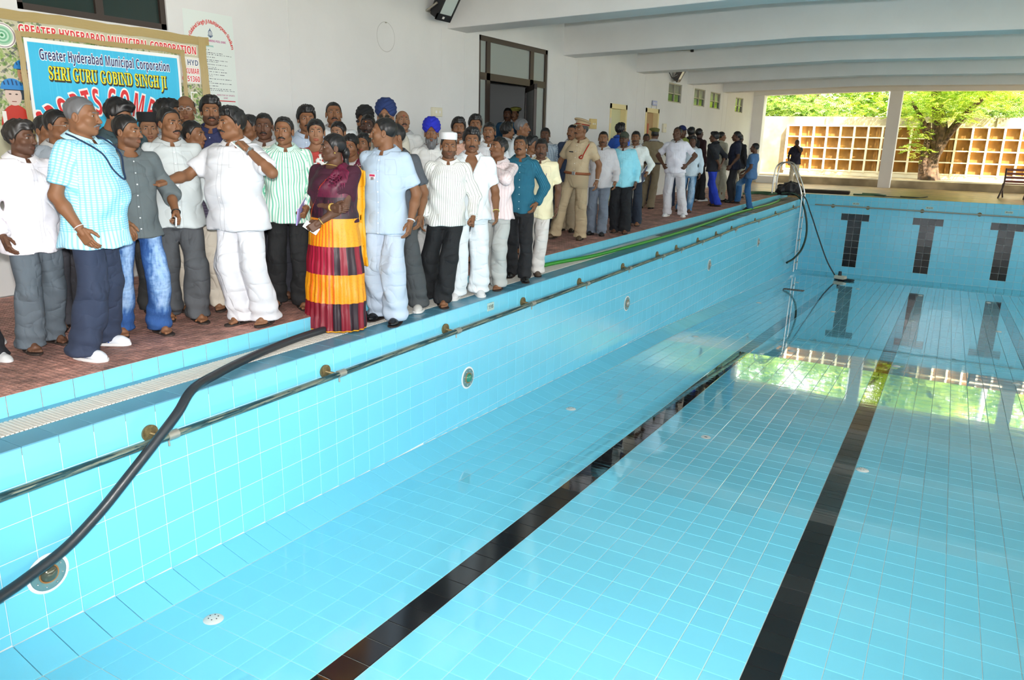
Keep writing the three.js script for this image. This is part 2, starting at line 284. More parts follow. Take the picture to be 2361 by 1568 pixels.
{ // glazed timber door screen
  const d = framed('door_1', 11.77, 14.36, DK, 3.34, [[12.06, 12.18, DK, 3.3], [13.66, 13.80, DK, 3.3], [11.8, 14.3, 2.62, 2.74]],
    [[11.85, 12.06, 2.74, 3.26, M.frost], [12.18, 13.66, 2.74, 3.26, M.frost], [13.80, 14.28, 2.74, 3.26, M.frost], [11.85, 12.06, DK, 2.62, M.frost], [13.80, 14.28, DK, 2.62, M.frost]], M.wood, 0.08, 'dark timber door screen with frosted panes behind the crowd');
  const leaf = new THREE.Group(); leaf.name = 'door_leaf'; leaf.position.set(WX - 0.07, 0, -13.66); leaf.rotation.y = 0.62; d.add(leaf);
  const L = 1.42, y0 = DK + 0.01, y1 = 2.58;
  part(leaf, 'leaf_frame', merge([bb(-0.05, 0, y0, y0 + 0.14, 0, L), bb(-0.05, 0, y1 - 0.09, y1, 0, L), bb(-0.05, 0, y0, y1, 0, 0.09), bb(-0.05, 0, y0, y1, L - 0.09, L)]), M.wood);
  part(leaf, 'leaf_panel', bb(-0.034, -0.02, y0 + 0.14, y1 - 0.09, 0.09, L - 0.09), mat([0.30, 0.31, 0.31], 0.5));
}
{ // cream doors
  const pale = mat([0.62, 0.62, 0.36], 0.6), brown = mat([0.42, 0.27, 0.13], 0.55);
  for (const [i, [a, b, lm, turn]] of [[17.64, 18.73, pale, 0], [20.07, 21.13, brown, 0.0]].entries()) {
    const d = struct('door_' + (i + 2), merge([bb(WX - 0.16, WX + 0.012, DK, 2.49, -a, -a - 0.09), bb(WX - 0.16, WX + 0.012, DK, 2.49, -b + 0.09, -b), bb(WX - 0.16, WX + 0.012, 2.38, 2.49, -a, -b)]), M.cream, i ? 'cream framed door with brown leaf under the small sign' : 'cream framed door with pale green leaf');
    part(d, 'door_leaf', bb(WX - 0.17, WX - 0.13, DK, 2.38, -a - 0.09, -b + 0.09), lm);
    part(d, 'door_handle', bb(WX - 0.13, WX - 0.09, 1.15, 1.2, -b + 0.2, -b + 0.32), M.steel);
    if (i === 0) part(d, 'door_notice', bb(WX + 0.012, WX + 0.016, 2.03, 2.16, -a - 0.0, -a - 0.1), mat([0.7, 0.62, 0.5], 0.7));
    else part(d, 'door_mark', bb(WX - 0.13, WX - 0.126, 1.75, 2.1, -b + 0.42, -b + 0.5), mat([0.5, 0.05, 0.03], 0.6));
  }
}
// ------------------------------------------------------------------ printed sheets on the left wall
const onWall = (g, off) => g.rotateY(Math.PI / 2).translate(WX + off, 0, 0);
function sheet(name, label, d0, d1, y0, y1, off, tex, rough, amp = 0.006, cat = 'banner') {
  const w = d1 - d0, h = y1 - y0, g = new THREE.PlaneGeometry(w, h, 40, 30), P = g.attributes.position;
  for (let i = 0; i < P.count; i++) { const u = P.getX(i), v = P.getY(i); P.setZ(i, amp * (Math.sin(u * 9 + v * 3) * 0.5 + 0.5 * Math.sin(v * 11 - u * 4)) ); }
  g.computeVertexNormals(); onWall(g, off + amp); g.translate(0, (y0 + y1) / 2, -(d0 + d1) / 2);
  return single(name, label, cat, g, new THREE.MeshStandardMaterial({ map: tex, roughness: rough, side: THREE.DoubleSide }));
}
function arcText(c, txt, cx, cy, r, a0, a1, fill, stroke, sw, sx = 1) {
  c.textAlign = 'center'; const n = txt.length;
  const ws = [...txt].map((k) => c.measureText(k).width), tot = ws.reduce((a, b) => a + b, 0); let acc = 0;
  for (let i = 0; i < n; i++) { const a = a0 + (a1 - a0) * ((acc + ws[i] / 2) / tot); acc += ws[i]; c.save(); c.translate(cx + r * Math.sin(a), cy - r * Math.cos(a)); c.rotate(a); c.scale(sx, 1); if (stroke) { c.strokeStyle = stroke; c.lineWidth = sw; c.strokeText(txt[i], 0, 0); } c.fillStyle = fill; c.fillText(txt[i], 0, 0); c.restore(); }
}
const fit = (c, txt, x, y, w, fill, stroke, sw) => { c.save(); c.textAlign = 'left'; c.translate(x, y); c.scale(w / c.measureText(txt).width, 1); if (stroke) { c.strokeStyle = stroke; c.lineWidth = sw; c.lineJoin = 'round'; c.strokeText(txt, 0, 0); } c.fillStyle = fill; c.fillText(txt, 0, 0); c.restore(); };
const oldBanner = canvasTex(1400, 900, (c, W, H) => {           // d 3.3 .. 6.02 (2.72 m), y 1.0 .. 2.58 ; 515 px per metre
  c.fillStyle = '#c9c4a6'; c.fillRect(0, 0, W, H);
  let s = 5; const R = () => (s = (s * 16807) % 2147483647) / 2147483647;
  for (let i = 0; i < 5200; i++) { const x = R() * W, y = 20 + R() * 520; if ((x > 400 && x < 1230 && y > 110) || (y < 84 && x > 520) || (x > 1236 && y < 250)) continue; c.fillStyle = ['#4d7d2c', '#6f9a35', '#2f4a24', '#86a84c', '#39414a', '#9fb06a'][Math.floor(R() * 6)]; c.globalAlpha = 0.5; c.beginPath(); c.ellipse(x, y, 3 + R() * 11, 2 + R() * 6, R() * 3, 0, 7); c.fill(); c.globalAlpha = 1; }
  c.fillStyle = '#e9e7dc'; c.fillRect(1240, 92, 160, 155);
  // two children in bicycle helmets
  const kid = (x, y, k, skin, shirt) => { c.save(); c.translate(x, y); c.scale(k, k); c.fillStyle = shirt; c.beginPath(); c.moveTo(-70, 190); c.quadraticCurveTo(-60, 95, 0, 85); c.quadraticCurveTo(60, 95, 75, 190); c.fill(); c.fillStyle = '#f2efe8'; c.fillRect(-60, 120, 18, 60); c.fillStyle = skin; c.beginPath(); c.ellipse(0, 42, 36, 50, 0, 0, 7); c.fill(); c.fillStyle = '#2a1a14'; c.fillRect(-38, 8, 76, 10); c.beginPath(); c.ellipse(-14, 36, 6, 3, 0, 0, 7); c.ellipse(14, 36, 6, 3, 0, 0, 7); c.fill(); c.fillStyle = '#8a4b3c'; c.fillRect(-10, 70, 20, 4); c.fillStyle = '#2f86c9'; c.beginPath(); c.ellipse(0, 4, 50, 44, 0, Math.PI, 0); c.fill(); c.fillRect(-52, 0, 104, 14); c.strokeStyle = '#12406e'; c.lineWidth = 6; for (let i = -2; i < 3; i++) { c.beginPath(); c.moveTo(i * 18, -36 + Math.abs(i) * 6); c.lineTo(i * 18 + 4, -8); c.stroke(); } c.restore(); };
  kid(405, 235, 0.85, '#b98a6a', '#3a4752'); kid(345, 335, 1.0, '#d9c0b2', '#c43a2c');
  // round civic emblem
  for (const [r, f] of [[62, '#f0efe6'], [57, '#7c5a6e'], [54, '#f2f2ea'], [46, '#a9d3b4'], [38, '#7fbf96'], [30, '#bfe0c8'], [22, '#6fb58a'], [14, '#c7e6cf'], [7, '#3f8f5c']]) { c.fillStyle = f; c.beginPath(); c.arc(330, 92, r, 0, 7); c.fill(); }
  c.font = 'bold 62px sans-serif'; fit(c, 'GREATER HYDERABAD MUNICIPAL CORPORATION', 405, 74, 960, '#d8272c', '#fbf4ea', 9);
  c.font = 'bold 46px sans-serif'; fit(c, 't, HYD', 1262, 140, 110, '#4b5a72', '#ffffff', 5);
  fit(c, 'NKUMAR', 1262, 190, 112, '#d4302c', '#ffffff', 6); fit(c, '6551360', 1260, 236, 116, '#d4302c', '#ffffff', 6);
  c.fillStyle = '#f4f4f0'; c.fillRect(1308, 300, 7, 110); c.fillRect(1308, 296, 44, 7);
});
sheet('photo_banner', 'faded photo banner with red lettering, framed in brown tape behind the blue banner', 3.3, 6.02, 1.0, 2.58, 0.016, oldBanner, 0.45);
const blueBanner = canvasTex(1280, 1000, (c, W, H) => {          // 1.6 m by 1.25 m, 800 px per metre
  c.fillStyle = '#f4f6f4'; c.fillRect(0, 0, W, H); c.fillStyle = '#35bfe9'; c.fillRect(22, 26, W - 44, H - 50);
  let s = 9; const R = () => (s = (s * 16807) % 2147483647) / 2147483647; c.fillStyle = 'rgba(80,205,240,.35)'; for (let i = 0; i < 60; i++) c.fillRect(22 + R() * (W - 60), 26, 3 + R() * 10, H - 50);
  c.font = 'bold 100px sans-serif'; fit(c, 'Greater Hyderabad Municipal Corporation', 95, 140, 1085, '#1f2a63', '#eef4f8', 12);
  c.font = 'bold 132px serif'; fit(c, 'SHRI GURU GOBIND SINGH JI', 150, 282, 990, '#2a2417', '#2a2417', 16); fit(c, 'SHRI GURU GOBIND SINGH JI', 146, 276, 990, '#f6e61c', null, 0);
  c.font = 'bold 265px sans-serif'; arcText(c, 'SPORTS COMPLEX', 640, 1340, 840, -0.68, 0.68, '#dc2a2e', '#f7f2ee', 30, 0.46);
});
sheet('blue_banner', 'bright blue banner with dark, yellow and red lettering taped to wall', 4.11, 5.71, 1.17, 2.42, 0.034, blueBanner, 0.4);
{ // brown packing tape: strips of their own round both banners
  const tm = phys([0.44, 0.33, 0.13], 0.22, { bumpMap: rep(plaster, 3, 3), bumpScale: 0.004 });
  const t = thing('packing_tape', 'glossy brown packing tape strips framing both wall banners', 'tape', [0, 0, 0]);
  const strip = (d0, y0, d1, y1, w, off) => { const L = Math.hypot(d1 - d0, y1 - y0), g = new THREE.BoxGeometry(L, w, 0.0015, 24, 2, 1), P = g.attributes.position; for (let i = 0; i < P.count; i++) P.setY(i, P.getY(i) + 0.006 * Math.sin(P.getX(i) * 7 + off * 90) + 0.003 * Math.sin(P.getX(i) * 23)); g.computeVertexNormals(); g.rotateZ(Math.atan2(y1 - y0, d1 - d0)); onWall(g, off); g.translate(0, (y0 + y1) / 2, -(d0 + d1) / 2); part(t, 'strip', g, tm); };
  strip(3.3, 2.60, 6.12, 2.60, 0.085, 0.032); strip(6.03, 2.64, 6.03, 1.0, 0.1, 0.034); strip(4.06, 2.45, 5.78, 2.46, 0.045, 0.05); strip(4.065, 2.47, 4.085, 1.1, 0.05, 0.051); strip(5.75, 2.46, 5.76, 1.1, 0.05, 0.052);
}
const rules = canvasTex(540, 800, (c, W, H) => {                 // .67 by .98 m
  c.fillStyle = '#dde6e0'; c.fillRect(0, 0, W, H);
  c.font = 'bold 44px sans-serif'; arcText(c, 'Guru Gobind Singh Ji Multipurpose Stadium', 275, 325, 232, -1.42, 1.42, '#cf3a34', null, 0);
  c.strokeStyle = '#27456f'; c.fillStyle = '#27456f'; c.lineWidth = 6; c.beginPath(); c.ellipse(275, 175, 18, 26, 0, 0, 7); c.stroke(); c.beginPath(); c.ellipse(275, 178, 28, 30, 0, 0.4, 2.74); c.stroke(); c.fillRect(272, 138, 6, 78); c.beginPath(); c.moveTo(268, 148); c.lineTo(275, 130); c.lineTo(282, 148); c.fill();
  c.font = 'bold 27px sans-serif'; fit(c, 'AMEERPET SWIMMING POOL GHMC', 110, 248, 335, '#b0317a', null, 0);
  c.font = 'bold 19px sans-serif'; fit(c, 'REGULATIONS', 190, 292, 110, '#2f9a8c', null, 0);
  let s = 3; const R = () => (s = (s * 16807) % 2147483647) / 2147483647; c.fillStyle = '#3c464e';
  for (let y = 316, k = 0; y < 680; y += k % 3 === 1 ? 14 : 24, k++) { const w = 150 + R() * 270; for (let x = 90; x < 90 + w; x += 9 + R() * 16) c.fillRect(x, y, 5 + R() * 9, 5); }
  c.font = 'bold 20px sans-serif'; fit(c, 'DIRECTOR OF SPORTS', 300, 712, 205, '#b06a86', null, 0); fit(c, 'GHMC', 375, 736, 50, '#b06a86', null, 0);
  c.fillStyle = '#c23a3c'; c.fillRect(60, 752, 450, 9);
});
sheet('rules_poster', 'pale pool regulations poster with red arched heading and small print', 5.83, 6.49, 1.93, 2.91, 0.003, rules, 0.5, 0.004, 'poster');
{ // faint ring left by a wall clock, and its nail
  const k = thing('clock_mark', 'faint round outline and nail left where a clock hung on the wall', 'wall mark', [WX + 0.001, 3.01, -9.25]);
  part(k, 'ring', new THREE.TorusGeometry(0.2, 0.0035, 6, 60).scale(1, 1, 0.3).rotateY(Math.PI / 2), mat([0.5, 0.49, 0.46], 0.9));
  part(k, 'nail', cyl(0.006, 0.008, 0.03, 8).rotateZ(Math.PI / 2), M.dull, [0.012, 0.19, 0.01]);
}
{ const s1 = mat([0.70, 0.66, 0.50], 0.6), s2 = mat([0.62, 0.47, 0.20], 0.6);
  const sw = (label, d0, d1, y0, y1, m) => { const o = thing('switch_box', label, 'switch box', [WX, (y0 + y1) / 2, -(d0 + d1) / 2], 0); part(o, 'cover', rbox(0.05, y1 - y0, d1 - d0, 0.008).translate(0.025, 0, 0), m); for (const z of [-0.05, 0.05]) part(o, 'switch', rbox(0.012, 0.04, 0.03, 0.003).translate(0.054, 0, z), M.white); };
  sw('cream switch box on the white wall left of the glazed door', 10.34, 10.6, 1.95, 2.09, s1);
  sw('mustard switch box on the wall behind the peaked cap', 16.46, 16.8, 1.88, 2.1, s2);
  sw('yellowish wall box right of the door with brown leaf', 21.45, 21.72, 1.88, 2.12, s1);
  const sg = thing('door_sign', 'small blue white sign on two hooks above cream door', 'sign', [WX + 0.03, 2.63, -20.66]);
  part(sg, 'plate', rbox(0.012, 0.13, 0.36, 0.004), mat([0.42, 0.46, 0.68], 0.6)); for (const z of [-0.2, 0.2]) part(sg, 'hook', bar([-0.02, -0.14, z], [0, 0.0, z * 0.8], 0.006, 6), M.dull);
  for (let i = 0; i < 4; i++) part(sg, 'letter_stroke', box(0.004, 0.05, 0.03, 0.007, 0, -0.11 + i * 0.07), M.white);
}
// floodlights
function flood(label, p, k, body, tiltX, tiltZ) {
  const o = thing('floodlight', label, 'floodlight', p); o.scale.setScalar(k);
  const h = new THREE.Group(); h.name = 'lamp_housing'; h.position.set(0.2, -0.02, 0); h.rotation.set(tiltX, 0, tiltZ); o.add(h);
  part(h, 'case', rbox(0.14, 0.42, 0.34, 0.02), body); part(h, 'rim', merge([box(0.03, 0.03, 0.38, 0.08, 0.205, 0), box(0.03, 0.1, 0.38, 0.08, -0.17, 0), box(0.03, 0.42, 0.03, 0.08, 0, 0.175), box(0.03, 0.42, 0.03, 0.08, 0, -0.175)]), body);
  part(h, 'lens', box(0.01, 0.30, 0.32, 0.078, 0.03, 0), phys([0.62, 0.70, 0.66], 0.15)); part(h, 'label_plate', box(0.004, 0.035, 0.05, 0.097, -0.17, 0.03), M.white);
  part(h, 'fins', merge([-2, -1, 0, 1, 2].map((i) => box(0.05, 0.36, 0.012, -0.09, 0, i * 0.06))), body);
  part(o, 'bracket', merge([bar([0, -0.12, -0.2], [0.2, -0.02, -0.2], 0.016, 6), bar([0, -0.12, 0.2], [0.2, -0.02, 0.2], 0.016, 6), bar([0, -0.12, -0.2], [0, -0.12, 0.2], 0.02, 6)]), M.dull);
}
flood('black floodlight with pale glass on bracket above the crowd', [WX + 0.02, 3.62, -10.42], 1, M.black, 0, -0.55);
flood('brownish floodlight with looped cable high on far end of the wall', [WX + 0.02, 3.47, -22.1], 0.8, mat([0.10, 0.085, 0.075], 0.5), 0.1, -0.5);
single('cable_loop', 'looped black cable hanging beside the brownish floodlight', 'cable', tube([[WX + 0.02, 3.5, -21.7], [WX + 0.1, 3.36, -21.75], [WX + 0.2, 3.34, -21.9], [WX + 0.2, 3.42, -22.05]], 0.012, 24, 6), M.black);
{ const o = thing('strip_light', 'slim grey strip light fixed to the face of a roof beam', 'lamp', [-2.55, 3.8, -19.215], 0); part(o, 'batten', rbox(1.3, 0.06, 0.04, 0.01), M.dull); part(o, 'glass_tube', bar([-0.6, -0.035, 0.03], [0.6, -0.035, 0.03], 0.016, 10), M.white); part(o, 'end_cap', rbox(0.07, 0.07, 0.06, 0.01), M.black, [0.66, -0.02, 0.02]); }
// ------------------------------------------------------------------ pool fittings
const verdigris = noiseTex(256, (u, v) => { const f = fbm(u, v, 8), g = fbm(u + 0.5, v, 16); return f > 0.52 ? [0.40 + 0.2 * g, 0.43 + 0.2 * g, 0.40 + 0.15 * g] : [0.13 + 0.15 * g, 0.22 + 0.22 * g, 0.24 + 0.22 * g]; }, true);
M.pipe = mat([1, 1, 1], 0.35, { metalness: 0.55, map: rep(verdigris, 20, 2) });
M.flange = mat([1, 1, 1], 0.5, { metalness: 0.5, map: rep(noiseTex(128, (u, v) => { const f = fbm(u, v, 8); return [0.34 + 0.3 * f, 0.28 + 0.28 * f, 0.18 + 0.2 * f]; }, true), 1, 1) });
{
  const o = thing('grab_rail', 'weathered steel pipe rail on brackets along left pool wall', 'rail', [0, 0, 0]);
  part(o, 'pipe', tube([[0.085, -0.2, -0.7], [0.085, -0.2, -4.3], [0.085, -0.195, -10.5], [0.085, -0.19, -15.7], [0.085, -0.165, -17.3], [0.08, -0.19, -20.5], [0.075, -0.2, -25.2]], 0.024, 200, 12), M.pipe);
  for (const d of [1.2, 2.74, 4.29, 5.96, 7.52, 9.05, 10.58, 12.1, 13.1, 14.4, 15.69, 16.94, 19.2, 21.6, 24.2]) {
    part(o, 'flange', cyl(0.052, 0.055, 0.016, 24).rotateZ(Math.PI / 2), M.flange, [0.008, -0.17, -d]);
    part(o, 'bracket_arm', bar([0.01, -0.17, -d], [0.085, -0.198, -d - 0.06], 0.012, 8), M.flange);
    part(o, 'coupling', cyl(0.03, 0.03, 0.075, 14).rotateX(Math.PI / 2), M.dull, [0.085, -0.198, -d - 0.1]);
    part(o, 'clamp_screw', bar([0.085, -0.2, -d - 0.07], [0.09, -0.262, -d - 0.07], 0.007, 6), M.dull);
  }
  const f = thing('grab_rail', 'steel pipe rail across the far pool wall above the T marks', 'rail', [0, 0, 0]);
  part(f, 'pipe', bar([0.38, -0.18, -D + 0.08], [12.6, -0.24, -D + 0.08], 0.022, 10), M.dull);
  for (const x of [0.9, 1.9, 3.38, 4.85, 6.3, 7.8, 9.3]) { part(f, 'flange', cyl(0.055, 0.058, 0.016, 18).rotateX(Math.PI / 2), M.flange, [x, -0.2, -D + 0.008]); part(f, 'bracket_arm', bar([x, -0.2, -D], [x, -0.21, -D + 0.08], 0.014, 8), M.flange); }
}
// underwater lamps
[2.036, 6.377, 10.867, 15.414, 19.865].forEach((d, i) => {
  const o = thing('pool_lamp', ['round pool lamp with white ring and rusty dome, beside the dangling black hose', 'green tinted round pool lamp below the white depth plate', 'round pool lamp with pale centre and white ring on left wall', 'small round pool lamp halfway down the left pool wall', 'round pool lamp nearest the corner ladder'][i], 'pool lamp', [0.0, -0.78, -d], 0, 'pool lamps in the left wall');
  const lat2 = (pts, m, n, nm) => part(o, nm, new THREE.LatheGeometry(pts.map((p) => new THREE.Vector2(...p)), 40).rotateZ(-Math.PI / 2), m);
  lat2([[0.098, 0.0], [0.118, 0.001], [0.118, 0.004], [0.098, 0.006]], M.white, 0, 'mortar_ring');
  lat2([[0.05, 0.0], [0.05, 0.012], [0.094, 0.014], [0.1, 0.008], [0.1, 0]], mat([0.16, 0.30, 0.31], 0.5, { metalness: 0.3, bumpMap: rep(plaster, 2, 2), bumpScale: 0.004 }), 0, 'flange');
  const dome = i === 1 ? phys([0.03, 0.22, 0.14], 0.15) : i === 0 ? phys([0.14, 0.14, 0.10], 0.14, { metalness: 0.5 }) : phys([0.34, 0.38, 0.36], 0.2, { metalness: 0.3 });
  lat2([[0.0, 0.044], [0.02, 0.041], [0.038, 0.031], [0.048, 0.016], [0.05, 0.0]], dome, 0, 'dome');
  lat2([[0.047, 0.012], [0.053, 0.02], [0.056, 0.013]], mat([0.36, 0.17, 0.05], 0.7), 0, 'rust_rim');
  for (let k = 0; k < 8; k++) { const a = k * Math.PI / 4 + 0.3; part(o, 'bolt', new THREE.SphereGeometry(0.006, 8, 6), M.steel, [0.014, 0.077 * Math.sin(a), 0.077 * Math.cos(a)]); }
});
// depth plates
const plateTex = (t) => canvasTex(128, 96, (c) => { c.fillStyle = '#b9d3cc'; c.fillRect(0, 0, 128, 96); c.font = 'bold 62px sans-serif'; c.fillStyle = '#3c463c'; c.textAlign = 'center'; c.fillText(t, 64, 70); });
{
  const o = single('depth_plate', 'small white enamel depth plate reading 198 on left pool wall', 'depth plate', box(0.008, 0.085, 0.13), [M.white, 0].length ? new THREE.MeshStandardMaterial({ map: plateTex('198'), roughness: 0.4 }) : 0, [0.006, -0.098, -6.81]);
  const tx = plateTex('8x0'); [1.55, 3.557, 5.55].forEach((x, i) => single('depth_plate', ['small dark lettered plate above T mark nearest the ladder', 'small dark lettered plate above the middle T mark', 'small dark lettered plate above T mark below the bench'][i], 'depth plate', box(0.2, 0.07, 0.008), new THREE.MeshStandardMaterial({ map: tx, roughness: 0.5 }), [x, -0.095, -D + 0.006], null, 'plates on the far pool wall'));
}
// floor inlets
const slopeAt = (d) => Math.atan(d < 12 ? 0.038 : 0.0568);
{
  const g1 = new THREE.LatheGeometry([[0, 0.016], [0.02, 0.0155], [0.04, 0.012], [0.055, 0.005], [0.06, 0.0]].map((p) => new THREE.Vector2(...p)), 28), g2 = new THREE.LatheGeometry([[0, 0.002], [0.018, 0.002], [0.02, 0.006], [0.045, 0.008], [0.052, 0.0]].map((p) => new THREE.Vector2(...p)), 28), m1 = mat([0.58, 0.62, 0.60], 0.5), hole = cyl(0.004, 0.004, 0.002, 8), slot = box(0.03, 0.003, 0.012);
  const rowL = ['level with the rusty domed lamp', 'past the green tinted lamp', 'just beyond the third wall lamp', 'beyond the fourth wall lamp', 'close to the T marked wall'], colL = ['beside left coving', 'right of first lane line', 'right of second lane line', 'left of third lane line', 'right of third lane line'];
  [2.632, 7.68, 12.67, 17.72, 22.7].forEach((d, ri) => [0.6, 2.2, 3.745, 5.3, 6.9].forEach((x, ci) => {
    const flat = x === 2.2 && d < 9, o = thing('floor_inlet', (flat ? 'flat slotted white floor inlet ' : 'white domed floor inlet ') + colL[ci] + ', ' + rowL[ri], 'inlet', [x, floorY(d), -d], 0, 'inlets in the pool floor');
    o.rotation.x = -slopeAt(d); part(o, 'cover', flat ? g2 : g1, m1);
    if (flat) part(o, 'slot', slot, M.black, [0, 0.004, 0]); else if (d < 8) for (let k = 0; k < 6; k++) part(o, 'hole', hole, M.black, [0.028 * Math.cos(k * 1.05), 0.0148, 0.028 * Math.sin(k * 1.05)]);
  }));
  const dr = thing('floor_drain', 'brown rectangular drain grating in pool floor near the corner', 'drain', [0.82, floorY(20.9) + 0.004, -20.9]); dr.rotation.x = -slopeAt(20);
  part(dr, 'frame', merge([box(0.5, 0.01, 0.03, 0, 0, 0.12), box(0.5, 0.01, 0.03, 0, 0, -0.12), box(0.03, 0.01, 0.24, 0.24, 0, 0), box(0.03, 0.01, 0.24, -0.24, 0, 0)]), mat([0.10, 0.07, 0.05], 0.7)); for (let k = 0; k < 9; k++) part(dr, 'bar', box(0.02, 0.008, 0.22, -0.2 + k * 0.05, 0, 0), mat([0.14, 0.09, 0.06], 0.7));
}
// hoses
single('black_hose', 'thick black rubber hose trailing from the gutter over the coping into pool', 'hose', tube([[-0.455, 0.032, -8.3], [-0.462, 0.032, -7.4], [-0.465, 0.032, -6.6], [-0.46, 0.032, -5.4], [-0.37, 0.035, -4.76], [-0.35, 0.035, -4.4], [-0.26, 0.035, -3.89], [-0.09, 0.04, -3.36], [0.06, 0.035, -3.02], [0.12, -0.05, -2.87], [0.13, -0.2, -2.67], [0.12, -0.34, -2.5], [0.1, -0.5, -2.31], [0.09, -0.63, -2.1], [0.1, -0.7, -1.86], [0.15, -0.74, -1.6], [0.3, -0.9, -1.2], [0.5, -1.1, -0.8]], 0.0305, 220, 12), mat([0.02, 0.026, 0.032], 0.38, { bumpMap: rep(plaster, 30, 2), bumpScale: 0.002 }));
single('green_hose', 'bright green garden hose lying along the gutter to far corner', 'hose', tube([[-0.46, 0.03, -8.6], [-0.40, 0.03, -9.2], [-0.27, 0.03, -9.9], [-0.2, 0.03, -11.2], [-0.16, 0.03, -13.3], [-0.2, 0.03, -15.7], [-0.28, 0.03, -17.5], [-0.3, 0.03, -19.2], [-0.22, 0.03, -21.4], [-0.28, 0.03, -23.2], [-0.42, 0.03, -24.3]], 0.026, 200, 10), mat([0.02, 0.28, 0.02], 0.35));
const dg = mat([0.012, 0.035, 0.022], 0.4);
single('dark_hose', 'dark green hose looping down from the heap beside the ladder', 'hose', tube([[-0.45, 0.18, -24.6], [-0.15, 0.2, -24.7], [0.08, 0.05, -24.8], [0.28, -0.45, -24.9], [0.38, -1.0, -24.8], [0.33, -1.45, -24.6], [0.18, -1.72, -24.3], [0.04, -1.83, -24.0]], 0.03, 90, 10), dg, null, null);
single('thin_hose', 'thin dark cable stretched from the heap down to the pump', 'cable', tube([[-0.3, 0.25, -24.8], [0.15, 0.12, -24.9], [0.4, -0.35, -24.9], [0.75, -1.1, -24.8], [1.1, -1.8, -24.7], [1.38, -2.2, -24.65]], 0.018, 60, 8), M.rubber);
for (const [k, pts] of [[[-1.5, 0.16, -23.6], [-1.1, 0.17, -24.2], [-0.7, 0.17, -24.0], [-0.6, 0.17, -24.6], [-1.0, 0.17, -24.9], [-1.4, 0.17, -24.5]], [[1.4, 0.16, -26.4], [1.6, 0.17, -26.2], [2.0, 0.17, -26.5], [2.3, 0.17, -26.3], [2.1, 0.17, -26.8], [1.6, 0.17, -26.8]], [[2.0, 0.16, -26.3], [2.6, 0.16, -26.15], [3.1, 0.16, -26.1], [3.45, 0.2, -26.3], [3.3, 0.16, -26.5], [2.7, 0.16, -26.6]]].entries())
  single('loose_hose', ['tangled green hose on the deck left of ladder', 'green hose coil on the deck beside the black mat', 'thin cable curled on far pool edge'][k], 'hose', tube(pts, k === 2 ? 0.012 : 0.028, 90, 8), k === 2 ? M.rubber : mat([0.02, 0.10, 0.04], 0.4));
// corner ladder
{
  const o = thing('pool_ladder', 'steel pool ladder with arched handrails in the far left corner', 'ladder', [0, 0, 0]), m = M.steel;
  for (const d of [24.75, 25.3]) part(o, 'handrail', tube([[-0.75, DK, -d + 0.05], [-0.74, 0.7, -d + 0.03], [-0.68, 1.0, -d], [-0.5, 1.1, -d], [-0.3, 1.05, -d], [-0.1, 0.7, -d], [0.1, 0.2, -d], [0.13, -0.2, -d], [0.13, -1.2, -d], [0.13, -2.2, -d]], 0.022, 90, 10), m);
  for (const y of [-0.55, -0.9, -1.25, -1.6, -1.95]) part(o, 'rung', bar([0.13, y, -24.75], [0.13, y, -25.3], 0.02, 8), M.dull);
  for (const d of [24.75, 25.3]) part(o, 'collar', cyl(0.04, 0.045, 0.05, 14), M.dull, [0.11, 0.15, -d]);
}
{ // heap of black sheeting
  const g = new THREE.IcosahedronGeometry(0.42, 4), P = g.attributes.position; for (let i = 0; i < P.count; i++) { const x = P.getX(i), y = P.getY(i), z = P.getZ(i); const k = 1 + 0.25 * Math.sin(9 * x + 4 * z) * Math.sin(7 * y + 3 * x) + 0.12 * Math.sin(21 * z + 11 * y) + 0.1 * Math.sin(31 * x); P.setXYZ(i, x * k * 0.85, Math.max(-0.15, y * k * 0.6), z * k * 0.75); } g.computeVertexNormals();
  single('sheeting_heap', 'crumpled heap of black sheeting at the far pool corner', 'heap', g, mat([0.018, 0.017, 0.022], 0.55), [-0.3, DK + 0.14, -24.95]);
  single('rubber_mat', 'long black rubber mat rolled out on the far deck edge', 'mat', rbox(1.75, 0.1, 0.45, 0.03), mat([0.03, 0.02, 0.014], 0.8), [0.35, DK + 0.045, -26.85], [0, 0.05, 0]);
  const p = thing('pump_head', 'cream and black suction pump head on the pool floor', 'pump', [1.52, floorY(24.6), -24.6]); 
  part(p, 'body', rbox(0.34, 0.12, 0.2, 0.04).rotateY(-0.3), mat([0.62, 0.58, 0.46], 0.6), [0, 0.08, 0]); part(p, 'foot', rbox(0.52, 0.05, 0.26, 0.02).rotateY(-0.3), M.black, [0.12, 0.03, 0]); part(p, 'nozzle', cyl(0.045, 0.055, 0.14, 14), M.black, [-0.02, 0.19, 0]);
}
// bench
{
  const o = thing('park_bench', 'red brown slatted park bench on the far deck', 'bench', [5.4, DK, -29.1]), w = mat([0.20, 0.045, 0.02], 0.45), iron = mat([0.05, 0.025, 0.015], 0.5);
  for (let k = 0; k < 4; k++) part(o, 'back_slat', rbox(1.75, 0.075, 0.03, 0.008), w, [0.9, 0.88 - k * 0.12, 0.16 - k * 0.012]);
  for (let k = 0; k < 4; k++) part(o, 'seat_slat', rbox(1.75, 0.03, 0.09, 0.008), w, [0.9, 0.44, 0.1 - k * 0.11]);
  for (const x of [0.04, 1.76]) { part(o, 'leg', tube([[x - 0.1, 0, 0.3], [x - 0.04, 0.22, 0.24], [x, 0.42, 0.16], [x, 0.92, 0.17]], 0.026, 24, 8), iron); part(o, 'leg', tube([[x + 0.05, 0, -0.36], [x, 0.3, -0.3], [x, 0.44, -0.24]], 0.024, 20, 8), iron); }
  part(o, 'leg', tube([[0.62, 0, 0.34], [0.66, 0.22, 0.26], [0.68, 0.42, 0.16]], 0.03, 20, 8), iron);
}
